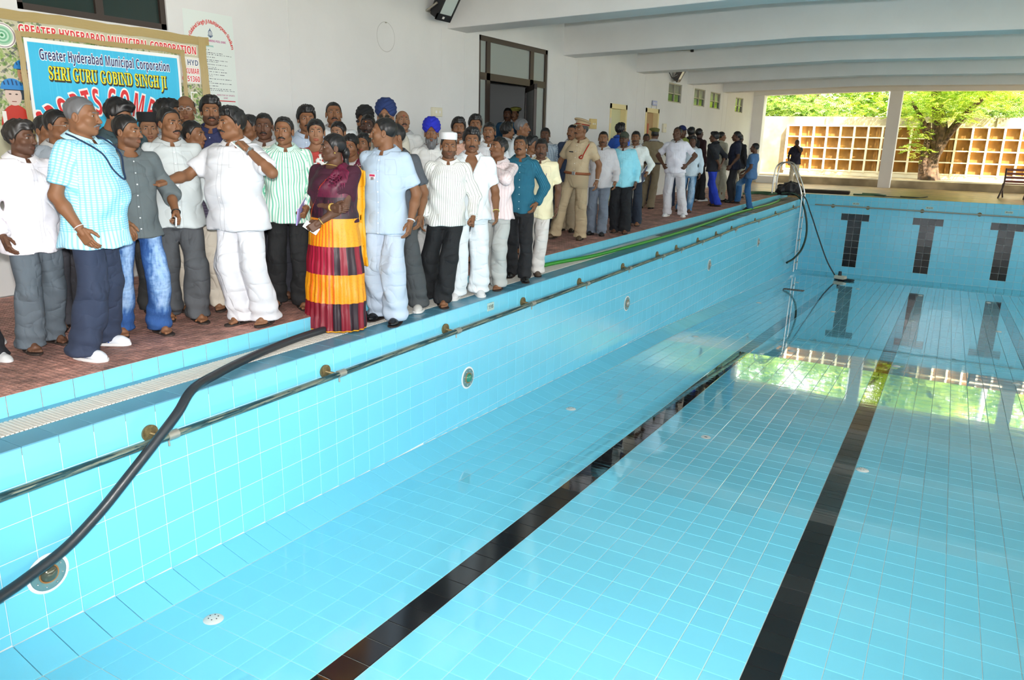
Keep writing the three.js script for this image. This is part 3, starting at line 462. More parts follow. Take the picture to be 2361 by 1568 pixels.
// ------------------------------------------------------------------ outside
const ochre = noiseTex(256, (u, v) => { const a = 0.7 + 0.5 * (fbm(u, v, 6) - 0.5); return [0.95 * a, 0.9 * a, 0.8 * a]; }, true);
M.yard = mat([0.72, 0.62, 0.46], 0.9, { map: rep(ochre, 0.3, 0.3) }); M.bound = mat([0.88, 0.82, 0.68], 0.9, { map: rep(ochre, 0.25, 0.25) });
struct('ground', merge([bb(-60, 70, -0.6, -0.31, -33.3, -90), bb(16.5, 70, -0.6, -0.31, 60, -33.3), bb(-60, 16.5, -0.6, -0.31, 60, 6.3), bb(-60, -8.1, -0.6, -0.31, 6.3, -33.3)]), mat([0.38, 0.33, 0.22], 0.95), 'bare ground outside the hall');
struct('yard', uvMetres(bb(-14, 30, -0.3, 0.36, -33.0, -37)), M.yard, 'raised planting bed beyond the far columns');
struct('kerb_far', uvMetres(bb(-2.9, 16.3, -0.3, 0.40, -32.56, -33.05)), M.bound, 'low beige kerb wall with a sunlit white top');
struct('boundary_wall', uvMetres(bb(-14, 30, 0, 2.83, -37, -37.3)), M.bound, 'tall cream boundary wall behind the trees');
struct('boundary_wall_left', uvMetres(bb(-4.6, -4.35, 0, 2.85, -33.2, -37)), M.bound, 'cream side boundary wall');
{
  const o = thing('lattice_screen', 'cream ribbed screen of square ochre recesses along boundary wall', 'screen', [0, 0, 0]);
  const rib = mat([0.88, 0.80, 0.60], 0.85), pan = [[0.78, 0.42, 0.12], [0.82, 0.46, 0.14], [0.74, 0.39, 0.10]].map((c) => mat(c, 0.9, { map: rep(ochre, 0.4, 0.4) }));
  const x0 = -2.75, n = 32, w = 0.552, ys = [0.56, 1.03, 1.5, 1.97, 2.44], vr = bb(-0.04, 0.04, 0.5, 2.46, -36.78, -36.99), pg = uvMetres(bb(0, w - 0.08, 0, 0.42, -36.95, -36.99)), pg2 = bb(0, 0.16, 0, 0.42, -36.9, -36.95);
  for (let i = 0; i <= n; i++) part(o, 'rib', vr, rib, [x0 + i * w, 0, 0]);
  for (const y of ys) part(o, 'rail', bb(x0, x0 + n * w, y - 0.025, y + 0.025, -36.8, -36.99), rib);
  part(o, 'base_band', bb(x0, x0 + n * w, 0.36, 0.54, -36.82, -36.99), rib);
  for (let i = 0; i < n; i++) for (let r = 0; r < 4; r++) { part(o, 'panel', pg, pan[(i * 7 + r * 3) % 3], [x0 + i * w + 0.04, ys[r] + 0.025, 0]); if (i % 5 === 1) part(o, 'pier_panel', pg2, pan[0], [x0 + i * w + 0.31, ys[r] + 0.025, 0]); }
  for (const x of [-1.2, 1.7, 5.2]) part(scene, numbered('wall_pier'), bb(x, x + 0.3, 2.46, 2.83, -36.92, -37.05), M.bound).userData = { kind: 'structure', label: 'shallow pier on boundary wall' };
}
single('white_step', 'small white painted step block beside the far left column', 'step', rbox(0.7, 0.28, 0.5, 0.02), M.white, [-2.45, DK + 0.13, -31.9]);
// trees
const leafG = (() => { // a spray of leaflets along a bent stalk
  const P = []; const tri = (a, b, c) => P.push(...a, ...b, ...c);
  for (let k = 0; k < 7; k++) for (const s of [-1, 1]) { const z = 0.04 + k * 0.045, y = 0.02 * Math.sin(k), L = 0.085 * (1 - 0.06 * k), a = [0, y - z * z * 0.5, z], b = [s * L * 0.5, y + 0.015 - z * z * 0.5, z + 0.035], c = [s * L, y - 0.015 - z * z * 0.5, z + 0.03], e = [s * L * 0.55, y - z * z * 0.5, z - 0.004]; tri(a, b, c); tri(a, c, e); }
  const g = new THREE.BufferGeometry(); g.setAttribute('position', new THREE.Float32BufferAttribute(P, 3)); g.computeVertexNormals(); return g;
})();
const leafM = phys([1, 1, 1], 0.7, { transmission: 0.4, thickness: 0, side: THREE.DoubleSide });
const bark = mat([0.9, 0.9, 0.9], 0.9, { map: rep(noiseTex(256, (u, v) => { const a = 0.34 + 0.45 * (0.6 * vnoise(u * 24, v * 5, 24) + 0.4 * fbm(u, v, 12) - 0.4); return [a, 0.78 * a, 0.58 * a]; }, true), 2, 3), bumpMap: rep(noiseTex(256, (u, v) => 0.6 * vnoise(u * 20, v * 4, 20) + 0.4 * fbm(u, v, 16)), 2, 3), bumpScale: 0.03 });
function limb(pts, r0, r1, n = 24, k = 10) { const g = tube(pts, 1, n, k), P = g.attributes.position, c = new THREE.CatmullRomCurve3(pts.map((p) => V(...p)), false, 'centripetal'); for (let i = 0; i <= n; i++) { const o = c.getPointAt(i / n), r = r0 + (r1 - r0) * Math.pow(i / n, 0.7); for (let j = 0; j <= k; j++) { const id = i * (k + 1) + j, lump = 1 + 0.16 * Math.sin(j * 2.1 + i * 0.3); P.setXYZ(id, o.x + (P.getX(id) - o.x) * r * lump, o.y + (P.getY(id) - o.y) * r, o.z + (P.getZ(id) - o.z) * r * lump); } } g.computeVertexNormals(); return g; }
function tree(label, p, limbs, blobs, count, tones, size = 1) {
  const o = thing('garden_tree', label, 'tree', p);
  limbs.forEach((l, i) => part(o, i ? 'branch' : 'trunk', limb(l[0], l[1], l[2]), bark));
  const im = new THREE.InstancedMesh(leafG, leafM, count), m = new THREE.Matrix4(), q = new THREE.Quaternion(), e = new THREE.Euler(), c = new THREE.Color(); let tot = 0; blobs.forEach((b) => tot += b[3] * b[4] * b[3]);
  for (let i = 0; i < count; i++) {
    let t = rnd() * tot, b; for (b of blobs) { t -= b[3] * b[4] * b[3]; if (t < 0) break; }
    const a = rnd() * 6.283, cz = rr(-1, 1), rad = Math.pow(rnd(), 0.45), s = Math.sqrt(1 - cz * cz);
    e.set(rr(-0.5, 0.7), rnd() * 6.283, rr(-0.5, 0.5)); q.setFromEuler(e); const k = rr(0.7, 1.4) * size;
    m.compose(V(b[0] + b[3] * rad * s * Math.cos(a), b[1] + b[4] * rad * cz, b[2] + b[3] * rad * s * Math.sin(a)), q, V(k, k, k)); im.setMatrixAt(i, m);
    const [r, g, bl] = tones[Math.floor(rnd() * tones.length)], v = rr(0.8, 1.2); im.setColorAt(i, c.setRGB(r * v, g * v, bl * v));
  }
  im.name = 'foliage'; im.userData.kind = 'stuff'; shade(im); o.add(im); return o;
}
const lime = [[0.48, 0.64, 0.04], [0.55, 0.68, 0.06], [0.36, 0.54, 0.05], [0.62, 0.70, 0.08]], green = [[0.30, 0.46, 0.07], [0.42, 0.57, 0.08], [0.20, 0.36, 0.07], [0.50, 0.62, 0.14]];
tree('stout tree with pale bark and drooping yellow green leaves inside the yard', [3.15, 0.36, -35.4], [
  [[[0, -0.1, 0], [-0.05, 0.6, 0], [0.05, 1.2, 0.05], [0.12, 1.9, 0], [0.0, 2.5, 0], [-0.2, 3.2, 0], [-0.3, 4.2, 0.1]], 0.42, 0.14],
  [[[0.1, 1.1, 0], [0.4, 1.7, 0.1], [0.75, 2.3, 0.1], [1.2, 2.9, 0.2], [1.8, 3.6, 0.2]], 0.22, 0.06], [[[0.05, 1.3, 0.1], [-0.3, 1.8, 0.3], [-0.6, 2.4, 0.5], [-1.0, 3.0, 0.6]], 0.2, 0.05], [[[-0.1, 0.0, 0.15], [-0.28, 0.7, 0.25], [-0.25, 1.5, 0.3], [-0.3, 2.2, 0.3]], 0.2, 0.08]],
  [[-0.3, 3.0, 0.4, 1.5, 0.6], [1.0, 3.1, 0.3, 1.2, 0.55], [-0.5, 1.5, 0.5, 0.55, 0.75], [-0.9, 2.3, 0.6, 0.8, 0.5], [0.6, 2.5, 0.5, 1.0, 0.35], [2.1, 3.4, 0, 1.2, 0.6], [0.2, 4.6, 0, 2.6, 1.3]], 2600, lime, 1.05);
const far = [[-7, 41, 7], [-3.4, 40.5, 6.5], [0.2, 42, 7.5], [3.8, 41, 7], [7.4, 42, 8], [11.5, 41, 7.5], [16, 43, 8], [21, 42, 8]];
far.forEach(([x, d, h], i) => tree(['tall leafy tree at left end beyond boundary wall', 'leafy tree with bent bare branches over the boundary wall', 'bright green tree crown beyond boundary wall by the far column', 'tree crown rising behind the stout yard tree', 'leafy green tree beyond boundary wall above the bench', 'dense green tree beyond the wall, out to the right', 'broad green tree beyond the wall further right', 'broad green tree at right end beyond the wall'][i], [x, -0.3, -d],
  [[[[0, 0, 0], [0.2, 2, 0], [-0.1, 3.5, 0], [0.3, h * 0.8, 0]], 0.22, 0.08], [[[0.0, 2.6, 0], [0.8, 3.6, 0.2], [1.5, 4.6, 0.3], [2.4, 5.4, 0.2]], 0.1, 0.03], [[[0.0, 2.8, 0], [-0.7, 3.8, 0.3], [-1.6, 4.6, 0.2]], 0.09, 0.03]],
  [[0, h * 0.62, 0, 2.1, h * 0.2], [1.5, h * 0.5, 0.5, 1.5, 1.0], [-1.5, h * 0.52, 0.3, 1.5, 1.1], [0.2, h * 0.86, 0, 1.8, 1.2], [0.3, 3.6, 0.8, 2.0, 0.7]], 2400, i % 2 ? green : lime.concat(green), 1.35));
for (const [i, x] of [1.2, 6.6].entries()) single('utility_pole', ['grey pole rising behind the boundary wall by far column', 'slim grey pole behind boundary wall above the bench'][i], 'pole', bar([x, -0.3, -38.5], [x - 0.1, 6, -38.5], 0.12, 10), mat([0.45, 0.45, 0.45], 0.8));
// ------------------------------------------------------------------ people: signed distances, meshed on sparse grids
const smin = (a, b, k) => { const h = Math.max(k - Math.abs(a - b), 0) / k; return Math.min(a, b) - h * h * k * 0.25; };
const smax = (a, b, k) => -smin(-a, -b, k);
const sphere = (x, y, z, cx, cy, cz, r) => Math.sqrt((x - cx) ** 2 + (y - cy) ** 2 + (z - cz) ** 2) - r;
const ell = (x, y, z, cx, cy, cz, rx, ry, rz) => { const a = (x - cx) / rx, b = (y - cy) / ry, c = (z - cz) / rz, k0 = Math.sqrt(a * a + b * b + c * c), k1 = Math.sqrt((a / rx) ** 2 + (b / ry) ** 2 + (c / rz) ** 2); return k1 < 1e-9 ? -Math.min(rx, ry, rz) : k0 * (k0 - 1) / k1; };
function cone(a, b, ra, rb) { // a tapered capsule as a distance function
  const [ax, ay, az] = a, bx = b[0] - ax, by = b[1] - ay, bz = b[2] - az, q = 1 / (bx * bx + by * by + bz * bz + 1e-12), dr = rb - ra;
  return (x, y, z) => { x -= ax; y -= ay; z -= az; let t = (x * bx + y * by + z * bz) * q; t = t < 0 ? 0 : t > 1 ? 1 : t; const dx = x - t * bx, dy = y - t * by, dz = z - t * bz; return Math.sqrt(dx * dx + dy * dy + dz * dz) - ra - dr * t; };
}
function meshSDF({ prims, k, post, box: B, cell, margin = 0.02 }) {
  const nx = Math.ceil((B[1] - B[0]) / cell), ny = Math.ceil((B[3] - B[2]) / cell), nz = Math.ceil((B[5] - B[4]) / cell), vid = new Int32Array(nx * ny * nz).fill(-1), id = (i, j, l) => (l * ny + j) * nx + i;
  const pos = [], edges = [], S = 8, R = 4 * cell * 1.7321, val = new Float64Array(729);
  for (let bk = 0; bk < nz; bk += S) for (let bj = 0; bj < ny; bj += S) for (let bi = 0; bi < nx; bi += S) {
    const cx = B[0] + (bi + 4) * cell, cy = B[2] + (bj + 4) * cell, cz = B[4] + (bk + 4) * cell;
    let dm = 1e9; const ds = prims.map((f) => { const v = f(cx, cy, cz); if (v < dm) dm = v; return v; });
    if (dm > R * 1.35 + margin + k) continue;
    const act = prims.filter((_, n) => ds[n] < dm + 2.4 * R + k); let d0 = 1e9; for (const f of act) d0 = smin(d0, f(cx, cy, cz), k); if (post) d0 = post(d0, cx, cy, cz);
    if (Math.abs(d0) > R * 1.6 + margin) continue;
    let n = 0; for (let c = 0; c <= 8; c++) for (let b = 0; b <= 8; b++) for (let a = 0; a <= 8; a++) { const x = B[0] + (bi + a) * cell, y = B[2] + (bj + b) * cell, z = B[4] + (bk + c) * cell; let d = 1e9; for (const f of act) d = smin(d, f(x, y, z), k); val[n++] = post ? post(d, x, y, z) : d; }
    for (let c = 0; c < 8 && bk + c < nz; c++) for (let b = 0; b < 8 && bj + b < ny; b++) for (let a = 0; a < 8 && bi + a < nx; a++) {
      const o = c * 81 + b * 9 + a, v0 = val[o], v = [v0, val[o + 1], val[o + 9], val[o + 10], val[o + 81], val[o + 82], val[o + 90], val[o + 91]];
      let neg = 0; for (let e = 0; e < 8; e++) if (v[e] < 0) neg++;
      if (neg === 0 || neg === 8) continue;
      let sx = 0, sy = 0, sz = 0, m = 0;
      for (let e = 0; e < 8; e++) for (let ax = 1; ax < 8; ax <<= 1) { const g = e ^ ax; if (g < e) continue; if ((v[e] < 0) !== (v[g] < 0)) { const t = v[e] / (v[e] - v[g]); sx += (e & 1) + (ax === 1 ? t : 0); sy += ((e >> 1) & 1) + (ax === 2 ? t : 0); sz += ((e >> 2) & 1) + (ax === 4 ? t : 0); m++; } }
      vid[id(bi + a, bj + b, bk + c)] = pos.length / 3; pos.push(B[0] + (bi + a + sx / m) * cell, B[2] + (bj + b + sy / m) * cell, B[4] + (bk + c + sz / m) * cell);
      const I = bi + a, J2 = bj + b, K = bk + c;
      if ((v0 < 0) !== (v[1] < 0)) edges.push(I, J2, K, 0, v0 < 0); if ((v0 < 0) !== (v[2] < 0)) edges.push(I, J2, K, 1, v0 < 0); if ((v0 < 0) !== (v[4] < 0)) edges.push(I, J2, K, 2, v0 < 0);
    }
  }
  const idx = [];
  for (let e = 0; e < edges.length; e += 5) {
    const i = edges[e], j = edges[e + 1], l = edges[e + 2], ax = edges[e + 3]; let q;
    if (ax === 0) { if (!j || !l) continue; q = [id(i, j, l), id(i, j - 1, l), id(i, j - 1, l - 1), id(i, j, l - 1)]; }
    else if (ax === 1) { if (!i || !l) continue; q = [id(i, j, l), id(i, j, l - 1), id(i - 1, j, l - 1), id(i - 1, j, l)]; }
    else { if (!i || !j) continue; q = [id(i, j, l), id(i - 1, j, l), id(i - 1, j - 1, l), id(i, j - 1, l)]; }
    const [A, Bq, C, Dq] = q.map((n) => vid[n]); if (A < 0 || Bq < 0 || C < 0 || Dq < 0) continue;
    if (edges[e + 4]) idx.push(A, C, Bq, A, Dq, C); else idx.push(A, Bq, C, A, C, Dq);
  }
  return { pos, idx };
}
function toGeo({ pos, idx, col }) { const g = new THREE.BufferGeometry(); g.setAttribute('position', new THREE.Float32BufferAttribute(pos, 3)); if (col) g.setAttribute('color', new THREE.Float32BufferAttribute(col, 3)); g.setIndex(idx); g.computeVertexNormals(); return g; }
const flipSign = { v: 1 };
const mirror = (m) => ({ pos: m.pos.map((v, i) => i % 3 ? v : -v), idx: m.idx.map((_, i, a) => i % 3 === 1 ? a[i + 1] : i % 3 === 2 ? a[i - 1] : a[i]), tag: m.tag });
const memo = {}; const once = (k, f) => memo[k] ??= f();
const CELL = [0.0036, 0.0052, 0.0085];
// ---- heads. chin at y = 0, crown near .23, face towards +z
const headMesh = (type, lod) => once('head' + type + lod, () => {
  const fat = type === 'f' ? 1 : 0, w = type === 'w' ? 1 : 0;
  const jaw = cone([0.046 + 0.006 * fat - 0.005 * w, 0.048, 0.004], [0.0, 0.018, 0.058], 0.024 + 0.008 * fat, 0.021 + 0.003 * fat), brow = cone([0.038, 0.134, 0.066], [0.0, 0.136, 0.077], 0.013, 0.013 - 0.003 * w), nb = cone([0, 0.122, 0.083], [0, 0.08, 0.104], 0.008, 0.0125 - 0.0015 * w), neck = cone([0, 0.07, -0.025], [0, -0.10, -0.04], 0.052 + 0.009 * fat - 0.007 * w, 0.056 + 0.01 * fat - 0.007 * w);
  const up = cone([0.021, 0.0485, 0.079], [0.0, 0.052, 0.0895], 0.0042, 0.0062), lo = cone([0.019, 0.0435, 0.078], [0.0, 0.039, 0.087], 0.0045, 0.0072), slit = cone([0.024, 0.0465, 0.086], [0, 0.0458, 0.097], 0.0018, 0.0018);
  const f = (x0, y, z) => {
    const x = Math.abs(x0);
    let d = ell(x, y, z, 0, 0.145, -0.02, 0.073, 0.084, 0.092); d = smin(d, ell(x, y, z, 0, 0.078, 0.026, 0.057 + 0.008 * fat, 0.076, 0.06), 0.03); d = smin(d, jaw(x, y, z), 0.025); d = smin(d, sphere(x, y, z, 0.044, 0.088, 0.05, 0.022 + 0.006 * fat), 0.02); d = smin(d, brow(x, y, z), 0.014);
    d = smin(d, neck(x, y, z), 0.025);
    d = smax(d, -ell(x, y, z, 0.031, 0.1175, 0.096, 0.02, 0.0125, 0.02), 0.01);
    d = smin(d, nb(x, y, z), 0.011); d = smin(d, sphere(x, y, z, 0.012, 0.077, 0.095, 0.0085), 0.005);
    d = smin(d, up(x, y, z), 0.007); d = smin(d, lo(x, y, z), 0.007); d = smax(d, -slit(x, y, z), 0.002);
    d = smin(d, Math.max(sphere(x, y, z, 0.031, 0.117, 0.0665, 0.0155), 0.1196 - y), 0.004); d = smin(d, Math.max(sphere(x, y, z, 0.031, 0.117, 0.0665, 0.0151), y - 0.1142), 0.004);
    const ez = z + 0.35 * (x - 0.072); let ear = ell(x, y, ez, 0.077, 0.104, -0.012, 0.009, 0.031, 0.02); ear = smax(ear, -ell(x, y, ez, 0.087, 0.108, -0.008, 0.008, 0.017, 0.01), 0.004); d = smin(d, ear, 0.006);
    return d;
  };
  const m = meshSDF({ prims: [f], k: 0.001, box: [-0.105, 0.105, -0.09, 0.245, -0.125, 0.125], cell: CELL[lod], margin: 0.03 });
  m.tag = []; for (let i = 0; i < m.pos.length; i += 3) { const x = Math.abs(m.pos[i]), y = m.pos[i + 1], z = m.pos[i + 2]; m.tag.push(z > 0.07 && x < 0.023 && y > 0.033 && y < 0.056 && Math.min(up(x, y, z), lo(x, y, z)) < 0.003 ? 1 : y < 0.075 && y > 0.0 && z > 0.0 ? 2 : 0); }
  return m;
});
const strand = (x, y, z) => 0.0022 * Math.sin(110 * x + 40 * y + 3 * Math.sin(60 * z)) + 0.0018 * Math.sin(90 * z + 70 * y + 5 * Math.sin(45 * x)) + 0.0015 * Math.sin(190 * x - 80 * z);
const lerpT = (t, z) => { if (z >= t[0][0]) return t[0][1]; for (let i = 1; i < t.length; i++) if (z >= t[i][0]) return t[i][1] + (t[i - 1][1] - t[i][1]) * (z - t[i][0]) / (t[i - 1][0] - t[i][0]); return t[t.length - 1][1]; };
const hairGeo = (type, lod) => once('hair' + type + lod, () => {
  let f, B = [-0.13, 0.13, -0.02, 0.27, -0.17, 0.14];
  const line = { short: [[0.09, 0.19], [0.045, 0.178], [0.02, 0.14], [0.0, 0.10], [-0.03, 0.088], [-0.06, 0.06], [-0.1, 0.045]], thick: [[0.1, 0.185], [0.05, 0.172], [0.02, 0.135], [0.0, 0.095], [-0.03, 0.08], [-0.06, 0.045], [-0.1, 0.035]], crop: [[0.09, 0.198], [0.04, 0.184], [0.015, 0.14], [0.0, 0.11], [-0.03, 0.098], [-0.06, 0.07], [-0.1, 0.055]], receding: [[0.08, 0.222], [0.05, 0.212], [0.02, 0.15], [0.0, 0.105], [-0.03, 0.092], [-0.06, 0.06], [-0.1, 0.045]], bald: [[0.06, 0.4], [0.015, 0.3], [0.0, 0.12], [-0.03, 0.1], [-0.06, 0.065], [-0.1, 0.05]] }[type];
  if (line) { const t = { short: 0.006, thick: 0.014, crop: 0.0025, receding: 0.006, bald: 0.003 }[type]; f = (x, y, z) => { let d = ell(x, y, z, 0, 0.147, -0.021, 0.0755 + t, 0.085 + t * 1.2, 0.0945 + t); if (type === 'thick') d = smin(d, ell(x, y, z, 0.01, 0.215, 0.035, 0.06, 0.03, 0.05), 0.02); if (type === 'bald') d = Math.max(d, y - 0.185); d += strand(x, y, z) * (0.4 + t * 60); const X = Math.abs(x); return smax(d, lerpT(line, z - 0.25 * Math.max(0, 0.05 - X)) - y - (X < 0.03 ? 0.004 : 0), 0.006); }; }
  else if (type === 'woman') { const bun = (x, y, z) => ell(x, y, z, 0, 0.075, -0.118, 0.042, 0.045, 0.032), pl = cone([0, 0.05, -0.115], [0.01, -0.22, -0.12], 0.026, 0.016), ln = [[0.09, 0.192], [0.055, 0.165], [0.03, 0.12], [0.01, 0.085], [-0.03, 0.06], [-0.1, 0.04]]; B = [-0.13, 0.13, -0.26, 0.27, -0.18, 0.14]; f = (x, y, z) => { const X = Math.abs(x); let d = ell(x, y, z, 0, 0.147, -0.022, 0.082, 0.09, 0.1); d += 0.006 * Math.exp(-(x * x) / 0.00008) + strand(x, y, z) * 0.5; d = smax(d, lerpT(ln, z + 0.1 * X) - y, 0.006); d = smin(d, bun(x, y, z), 0.015); return smin(d, pl(x, y, z) + 0.004 * Math.sin(60 * y), 0.02); }; }
  else if (type === 'turban') { B = [-0.15, 0.15, 0.04, 0.34, -0.18, 0.16]; f = (x, y, z) => { const X = Math.abs(x); let d = ell(x, y, z, 0, 0.195, -0.02, 0.105, 0.1, 0.118); d = smin(d, ell(x, y, z, 0, 0.245, -0.03, 0.08, 0.06, 0.085), 0.04); d += 0.0035 * Math.sin(150 * (y - 0.55 * X + 0.12 * z)); const low = 0.15 + 0.045 * Math.max(0, 1 - X / 0.05) * (z > 0 ? 1 : 0) - 0.05 * Math.max(0, Math.min(1, (X - 0.03) / 0.05)) - (z < -0.02 ? 0.04 : 0); return smax(d, low - y, 0.01); }; }
  else if (type === 'skullcap') f = (x, y, z) => { const r = Math.sqrt((x / 0.083) ** 2 + ((z + 0.02) / 0.101) ** 2); return smax(smax((r - 1) * 0.083, y - 0.248 - 0.004 * Math.cos(x * 20), 0.02), 0.178 + 0.12 * z * (z > 0 ? 0.2 : 0.35) - y, 0.005); };
  else if (type === 'fez') f = (x, y, z) => { const r = Math.sqrt((x / 0.086) ** 2 + ((z + 0.02) / 0.104) ** 2); return smax(smax((r - 1) * 0.086, y - 0.262, 0.014), 0.176 - y, 0.005); };
  else if (type === 'peaked') { B = [-0.15, 0.15, 0.12, 0.32, -0.17, 0.2]; f = (x, y, z) => { const r = Math.sqrt((x / 0.084) ** 2 + ((z + 0.015) / 0.1) ** 2); let d = Math.max((r - 1) * 0.084, 0.176 - y, y - 0.225); const yc = 0.238 + 0.16 * (z + 0.02); d = smin(d, ell(x, y, z, 0, yc, -0.01, 0.118, 0.028, 0.132), 0.02); const vis = Math.max(Math.abs(y - (0.186 - 0.4 * (z - 0.075))) - 0.004, Math.sqrt((x / 0.075) ** 2 + ((z - 0.05) / 0.085) ** 2) * 0.08 - 0.08, 0.06 - z); return Math.min(d, vis); }; }
  else if (type === 'cap') { B = [-0.13, 0.13, 0.1, 0.29, -0.16, 0.22]; f = (x, y, z) => { let d = smax(ell(x, y, z, 0, 0.155, -0.02, 0.086, 0.1, 0.106), 0.168 - y, 0.006); const vis = Math.max(Math.abs(y - (0.176 - 0.25 * (z - 0.075) - 6 * x * x)) - 0.004, Math.sqrt((x / 0.07) ** 2 + ((z - 0.07) / 0.095) ** 2) * 0.08 - 0.08, 0.055 - z); return Math.min(d, vis); }; }
  else if (type === 'beret') { B = [-0.16, 0.16, 0.1, 0.3, -0.18, 0.16]; f = (x, y, z) => { let d = ell(x, y, z, 0.02, 0.222, -0.02, 0.115, 0.036, 0.122); const r = Math.sqrt((x / 0.083) ** 2 + ((z + 0.02) / 0.102) ** 2); d = smin(d, Math.max((r - 1) * 0.083, 0.175 - y, y - 0.215), 0.02); return d + strand(x, y, z) * 0.6; }; }
  return toGeo(meshSDF({ prims: [f], k: 0.001, box: B, cell: [0.0048, 0.0065, 0.0095][lod], margin: 0.03 }));
});
const faceHairGeo = (type, lod) => once('fh' + type + lod, () => {
  const br = cone([0.013, 0.135, 0.0885], [0.030, 0.139, 0.0835], 0.0036, 0.0044), br2 = cone([0.030, 0.139, 0.0835], [0.047, 0.134, 0.069], 0.0044, 0.0026), mo = cone([0.0, 0.0605, 0.0955], [0.016, 0.059, 0.0905], 0.0062, 0.0062), mo2 = cone([0.016, 0.059, 0.0905], [0.031, 0.050, 0.077], 0.0062, 0.004);
  const full = type.includes('beard'), stub = type.includes('stubble');
  const f = (x0, y, z) => {
    const x = Math.abs(x0); let d = Math.min(br(x, y, z), br2(x, y, z));
    if (type.includes('mou')) d = smin(d, smin(mo(x, y, z), mo2(x, y, z), 0.004) + 0.0006 * Math.sin(600 * x), 0.003);
    if (full) { let b = ell(x, y, z, 0, 0.06, 0.022, 0.068, 0.085, 0.07); b = smin(b, ell(x, y, z, 0, -0.01, 0.055, 0.05, 0.065, 0.042), 0.03); b += strand(x, y, z); b = Math.max(b, y - (0.085 - 0.028 * Math.max(0, Math.min(1, (z - 0.03) / 0.03))), -sphere(x, y, z, 0, 0.046, 0.1, 0.021)); d = Math.min(d, b); }
    return d;
  };
  return toGeo(meshSDF({ prims: [f], k: 0.001, box: [-0.085, 0.085, -0.1, 0.16, -0.06, 0.125], cell: [0.0026, 0.0036, 0.006][lod], margin: 0.02 }));
});
// ---- hands: wrist at 0, fingers along -y, palm towards +z, thumb towards +x (a left hand)
const handMesh = (pose, lod) => once('hand' + pose + lod, () => {
  const c = { relaxed: [0.25, 0.45, 0.35], fist: [1.35, 1.55, 1.0], grip: [0.75, 0.9, 0.5], open: [0.08, 0.1, 0.08], flat: [0.02, 0.05, 0.05] }[pose], prims = [];
  const palm = (x, y, z) => { const qx = Math.abs(x + 0.002) - 0.026, qy = Math.abs(y + 0.052) - 0.036, qz = Math.abs(z) - 0.004; return Math.hypot(Math.max(qx, 0), Math.max(qy, 0), Math.max(qz, 0)) + Math.min(Math.max(qx, qy, qz), 0) - 0.0115; };
  prims.push(palm, cone([0, 0.02, 0], [0, -0.03, 0], 0.025, 0.024));
  const R = 0.0084;
  [[0.028, 0.07], [0.0095, 0.077], [-0.0095, 0.071], [-0.0275, 0.056]].forEach(([x, L], i) => { let p = [x, -0.088 + (i === 3 ? 0.007 : 0), 0], a = 0; const seg = [0.46, 0.31, 0.25]; const sp = (i - 1.5) * -0.05 * (pose === 'open' ? 2 : 1); for (let s = 0; s < 3; s++) { a += c[s] * (1 + i * 0.06); const l = L * seg[s], n = [p[0] + l * sp * -1 * 0 + l * Math.sin(-sp) * Math.cos(a), p[1] - l * Math.cos(a), p[2] + l * Math.sin(a)]; prims.push(cone(p, n, R * (1 - 0.1 * s) * (i === 3 ? 0.88 : 1), R * (0.92 - 0.1 * s) * (i === 3 ? 0.88 : 1))); p = n; } });
  const th = pose === 'fist' ? [[0.022, -0.025, 0.008], [0.04, -0.055, 0.025], [0.03, -0.078, 0.04], [0.012, -0.088, 0.045]] : pose === 'grip' ? [[0.022, -0.022, 0.008], [0.044, -0.045, 0.026], [0.045, -0.072, 0.04], [0.038, -0.09, 0.048]] : [[0.022, -0.022, 0.006], [0.046, -0.048, 0.016], [0.058, -0.078, 0.022], [0.062, -0.1, 0.024]];
  prims.push(cone(th[0], th[1], 0.0145, 0.0115), cone(th[1], th[2], 0.0108, 0.0098), cone(th[2], th[3], 0.0096, 0.0078));
  return meshSDF({ prims, k: 0.0055, box: [-0.065, 0.09, -0.19, 0.05, -0.04, 0.115], cell: [0.0036, 0.0052, 0.009][lod] });
});
// ---- feet and shoes: ground under the ankle at 0, toes towards +z (a left foot: big toe at -x)
const footMesh = (lod) => once('foot' + lod, () => {
  const prims = [cone([0, 0.034, -0.045], [0.004, 0.036, 0.04], 0.03, 0.031), cone([0, 0.11, -0.004], [0, 0.085, 0.0], 0.036, 0.037), cone([0, 0.07, 0.01], [-0.004, 0.034, 0.1], 0.035, 0.024), cone([-0.024, 0.022, 0.105], [0.03, 0.02, 0.09], 0.02, 0.018)];
  [[-0.027, 0.118, 0.032, 0.0125], [-0.007, 0.122, 0.028, 0.0088], [0.008, 0.116, 0.025, 0.0082], [0.022, 0.106, 0.022, 0.0078], [0.035, 0.094, 0.018, 0.0074]].forEach(([x, z, l, r]) => prims.push(cone([x, 0.018, z], [x, 0.0115, z + l], r * 1.05, r)));
  return meshSDF({ prims, k: 0.012, post: (d, x, y) => Math.max(d, 0.001 - y), box: [-0.06, 0.07, -0.01, 0.16, -0.09, 0.18], cell: [0.0042, 0.006, 0.01][lod] });
});
const outline = (x, z, grow = 0) => { const t = Math.max(0, Math.min(1, (z + 0.085) / 0.275)), w = 0.031 + 0.017 * Math.sin(Math.PI * Math.min(1, t * 0.72 + 0.12)) - (t < 0.25 ? 0.006 * (1 - t / 0.25) : 0), cx = 0.006 * Math.sin(t * 3), e = t > 0.8 ? Math.sqrt(Math.max(0, 1 - ((t - 0.8) / 0.2) ** 2)) : t < 0.15 ? Math.sqrt(Math.max(0, 1 - ((0.15 - t) / 0.15) ** 2)) : 1; const out = Math.max(-0.085 - z, z - 0.19); return Math.max(Math.abs(x - cx) - w * e - grow, out - grow); };
